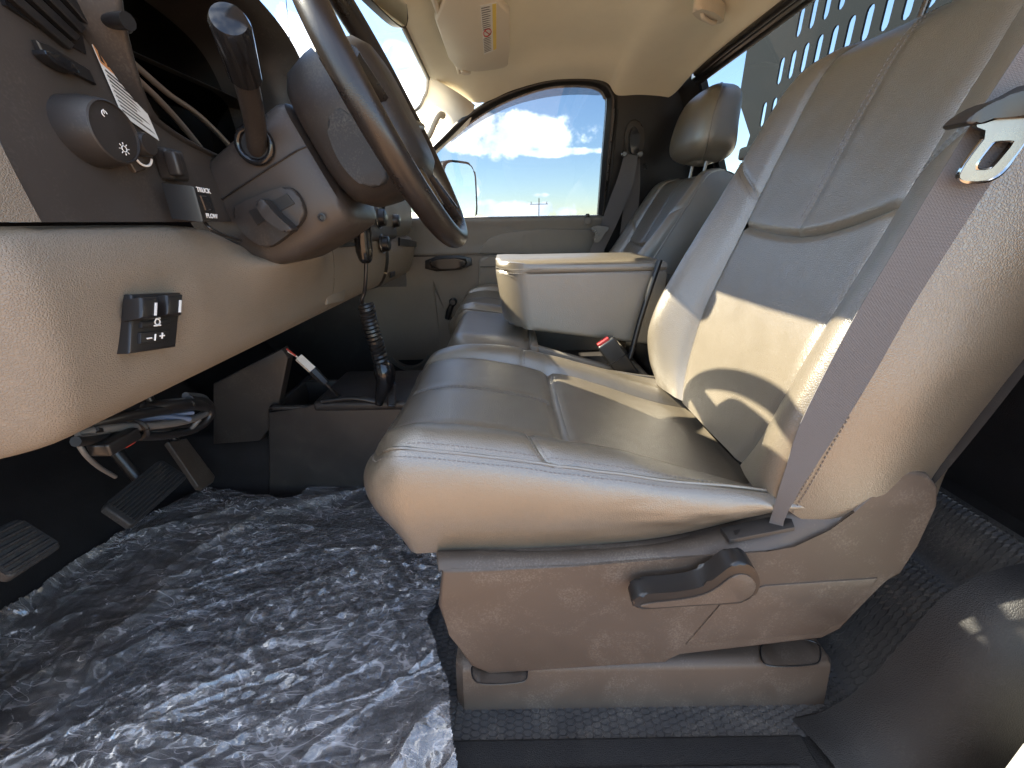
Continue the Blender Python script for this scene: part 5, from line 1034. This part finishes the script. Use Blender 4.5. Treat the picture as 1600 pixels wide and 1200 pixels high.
    # antenna on the fender
    an = thing('radio_antenna', 'thin black radio antenna beyond the windshield', 'antenna', P(462, 190, x=-1.35)); q0 = P(460, 140, x=-1.35); tube('mast', [q0+np.array([0, 0, -.5]), q0, P(446, -10, x=-1.35), P(446, -10, x=-1.35)+np.array([0, 0, .25])], .003, BLACK, an, 6); lathe('base', [(.02, 0), (.015, .02), (.006, .03)], BLACK, an, q0+np.array([0, 0, -.52]), (0, 0, 1), 12)
    # headache rack behind the cab
    r_ = thing('headache_rack', 'dark steel headache rack plate with rows of upright slots behind the rear window', 'rack', (1.02, 1.1, .6)); holes = []
    for ri, (z0, zz) in enumerate(((1.078, 1.163), (1.203, 1.288), (1.325, 1.41))):
        for k in range(21):
            y = 1.913-.0665*(k+(1 if ri == 1 else 2 if ri == 2 else 0))
            if y < .4: continue
            w = .0145; L_ = [(y+w*math.cos(q), zz-w+w*math.sin(q)) for q in np.linspace(0, math.pi, 6)]+[(y+w*math.cos(q), z0+w+w*math.sin(q)) for q in np.linspace(math.pi, 2*math.pi, 6)]; holes.append([(1.02, a_, b_) for a_, b_ in L_])
    holed_plate('slotted_plate', [(1.02, .3, 1.02), (1.02, 2.0, 1.02), (1.02, 1.86, 1.46), (1.02, .3, 1.46)], holes, (.006, 0, 0), RACK, r_)
    slab('side_wing', [(1.022, 1.99, 1.06), (1.022, 2.14, 1.22), (1.022, 2.14, 1.5), (1.022, 1.85, 1.5), (1.022, 1.85, 1.465)], (.008, 0, 0), RACK, r_, 0)
    rbox('top_rail', (1.03, 1.17, 1.5), (.06, 1.95, .06), RACK, r_, .012); rbox('bottom_rail', (1.03, 1.1, .995), (.06, 1.85, .05), RACK, r_, .012)
    for y in (.25, 1.98): rbox('post', (1.05, y, .62), (.06, .06, .72), RACK, r_, .01)
    tb = thing('service_body', 'pale painted service body box behind the cab', 'truck box', (1.7, 1.1, .3)); rbox('side_box', (1.72, 1.83, .62), (1.2, .5, .95), PAINT, tb, .03); rbox('side_box', (1.72, .35, .62), (1.2, .5, .95), PAINT, tb, .03); rbox('bed_floor', (1.72, 1.1, .2), (1.2, 1.0, .1), RACK, tb, .01)
    # far things outside
    pd = FW+RT*(842-800)/F+UP*(600-330)/F; k = 160/pd[1]; bx = CAM+pd*k
    po = thing('utility_pole', 'far wooden utility pole with one crossarm beyond the window', 'utility pole', (bx[0], 160, -.72)); tube('pole', [(bx[0], 160, -.72), (bx[0], 160, 8.2)], .16, WOODP, po, 8); tube('crossarm', [(bx[0]-3.2, 160, 6.2), (bx[0]+3.2, 160, 6.2)], .12, WOODP, po, 6)
    for q in (-2.8, 0, 2.8): tube('insulator', [(bx[0]+q, 160, 6.2), (bx[0]+q, 160, 7.0)], .12, WOODP, po, 6)
build_overhead()
# open driver door out of view, added to block sky light from the side
def build_driver_door():
    d = thing('cab_door', 'unseen driver door swung open ahead of the seat, added to block light', 'door', (-.66, .28, .0)); M = rotm('Z', -6)
    h = Vector((-.70, .26, .38))
    rbox('trim_panel', h+Vector((.0, -.52, .0)), (.05, 1.04, .74), TAN, d, .02, 3, M); rbox('door_skin', h+Vector((-.06, -.52, .0)), (.05, 1.06, .8), PAINT, d, .02, 3, M)
build_driver_door()

def build_truck_body():  # front of the truck out of view, added to shade the ground
    t = thing('unseen_truck_front', 'unseen painted hood and fenders of the truck, added for their shade', 'truck body', (-2.0, 1.11, -.3))
    rbox('hood', (-1.95, 1.11, .72), (1.35, 1.5, .22), PAINT, t, .08, 4); rbox('fender', (-1.95, .30, .45), (1.4, .2, .7), PAINT, t, .06, 4); rbox('fender', (-1.95, 1.92, .45), (1.4, .2, .7), PAINT, t, .06, 4); rbox('grille', (-2.62, 1.11, .4), (.06, 1.5, .55), BLACK, t, .02)
    u = rbox('unseen_chassis', (.3, 1.11, -.2), (5.4, 1.45, .3), BLACK, None, .03); tag(u, kind='structure')  # underbody out of view, added so the ground beside the cab is shaded
build_truck_body()
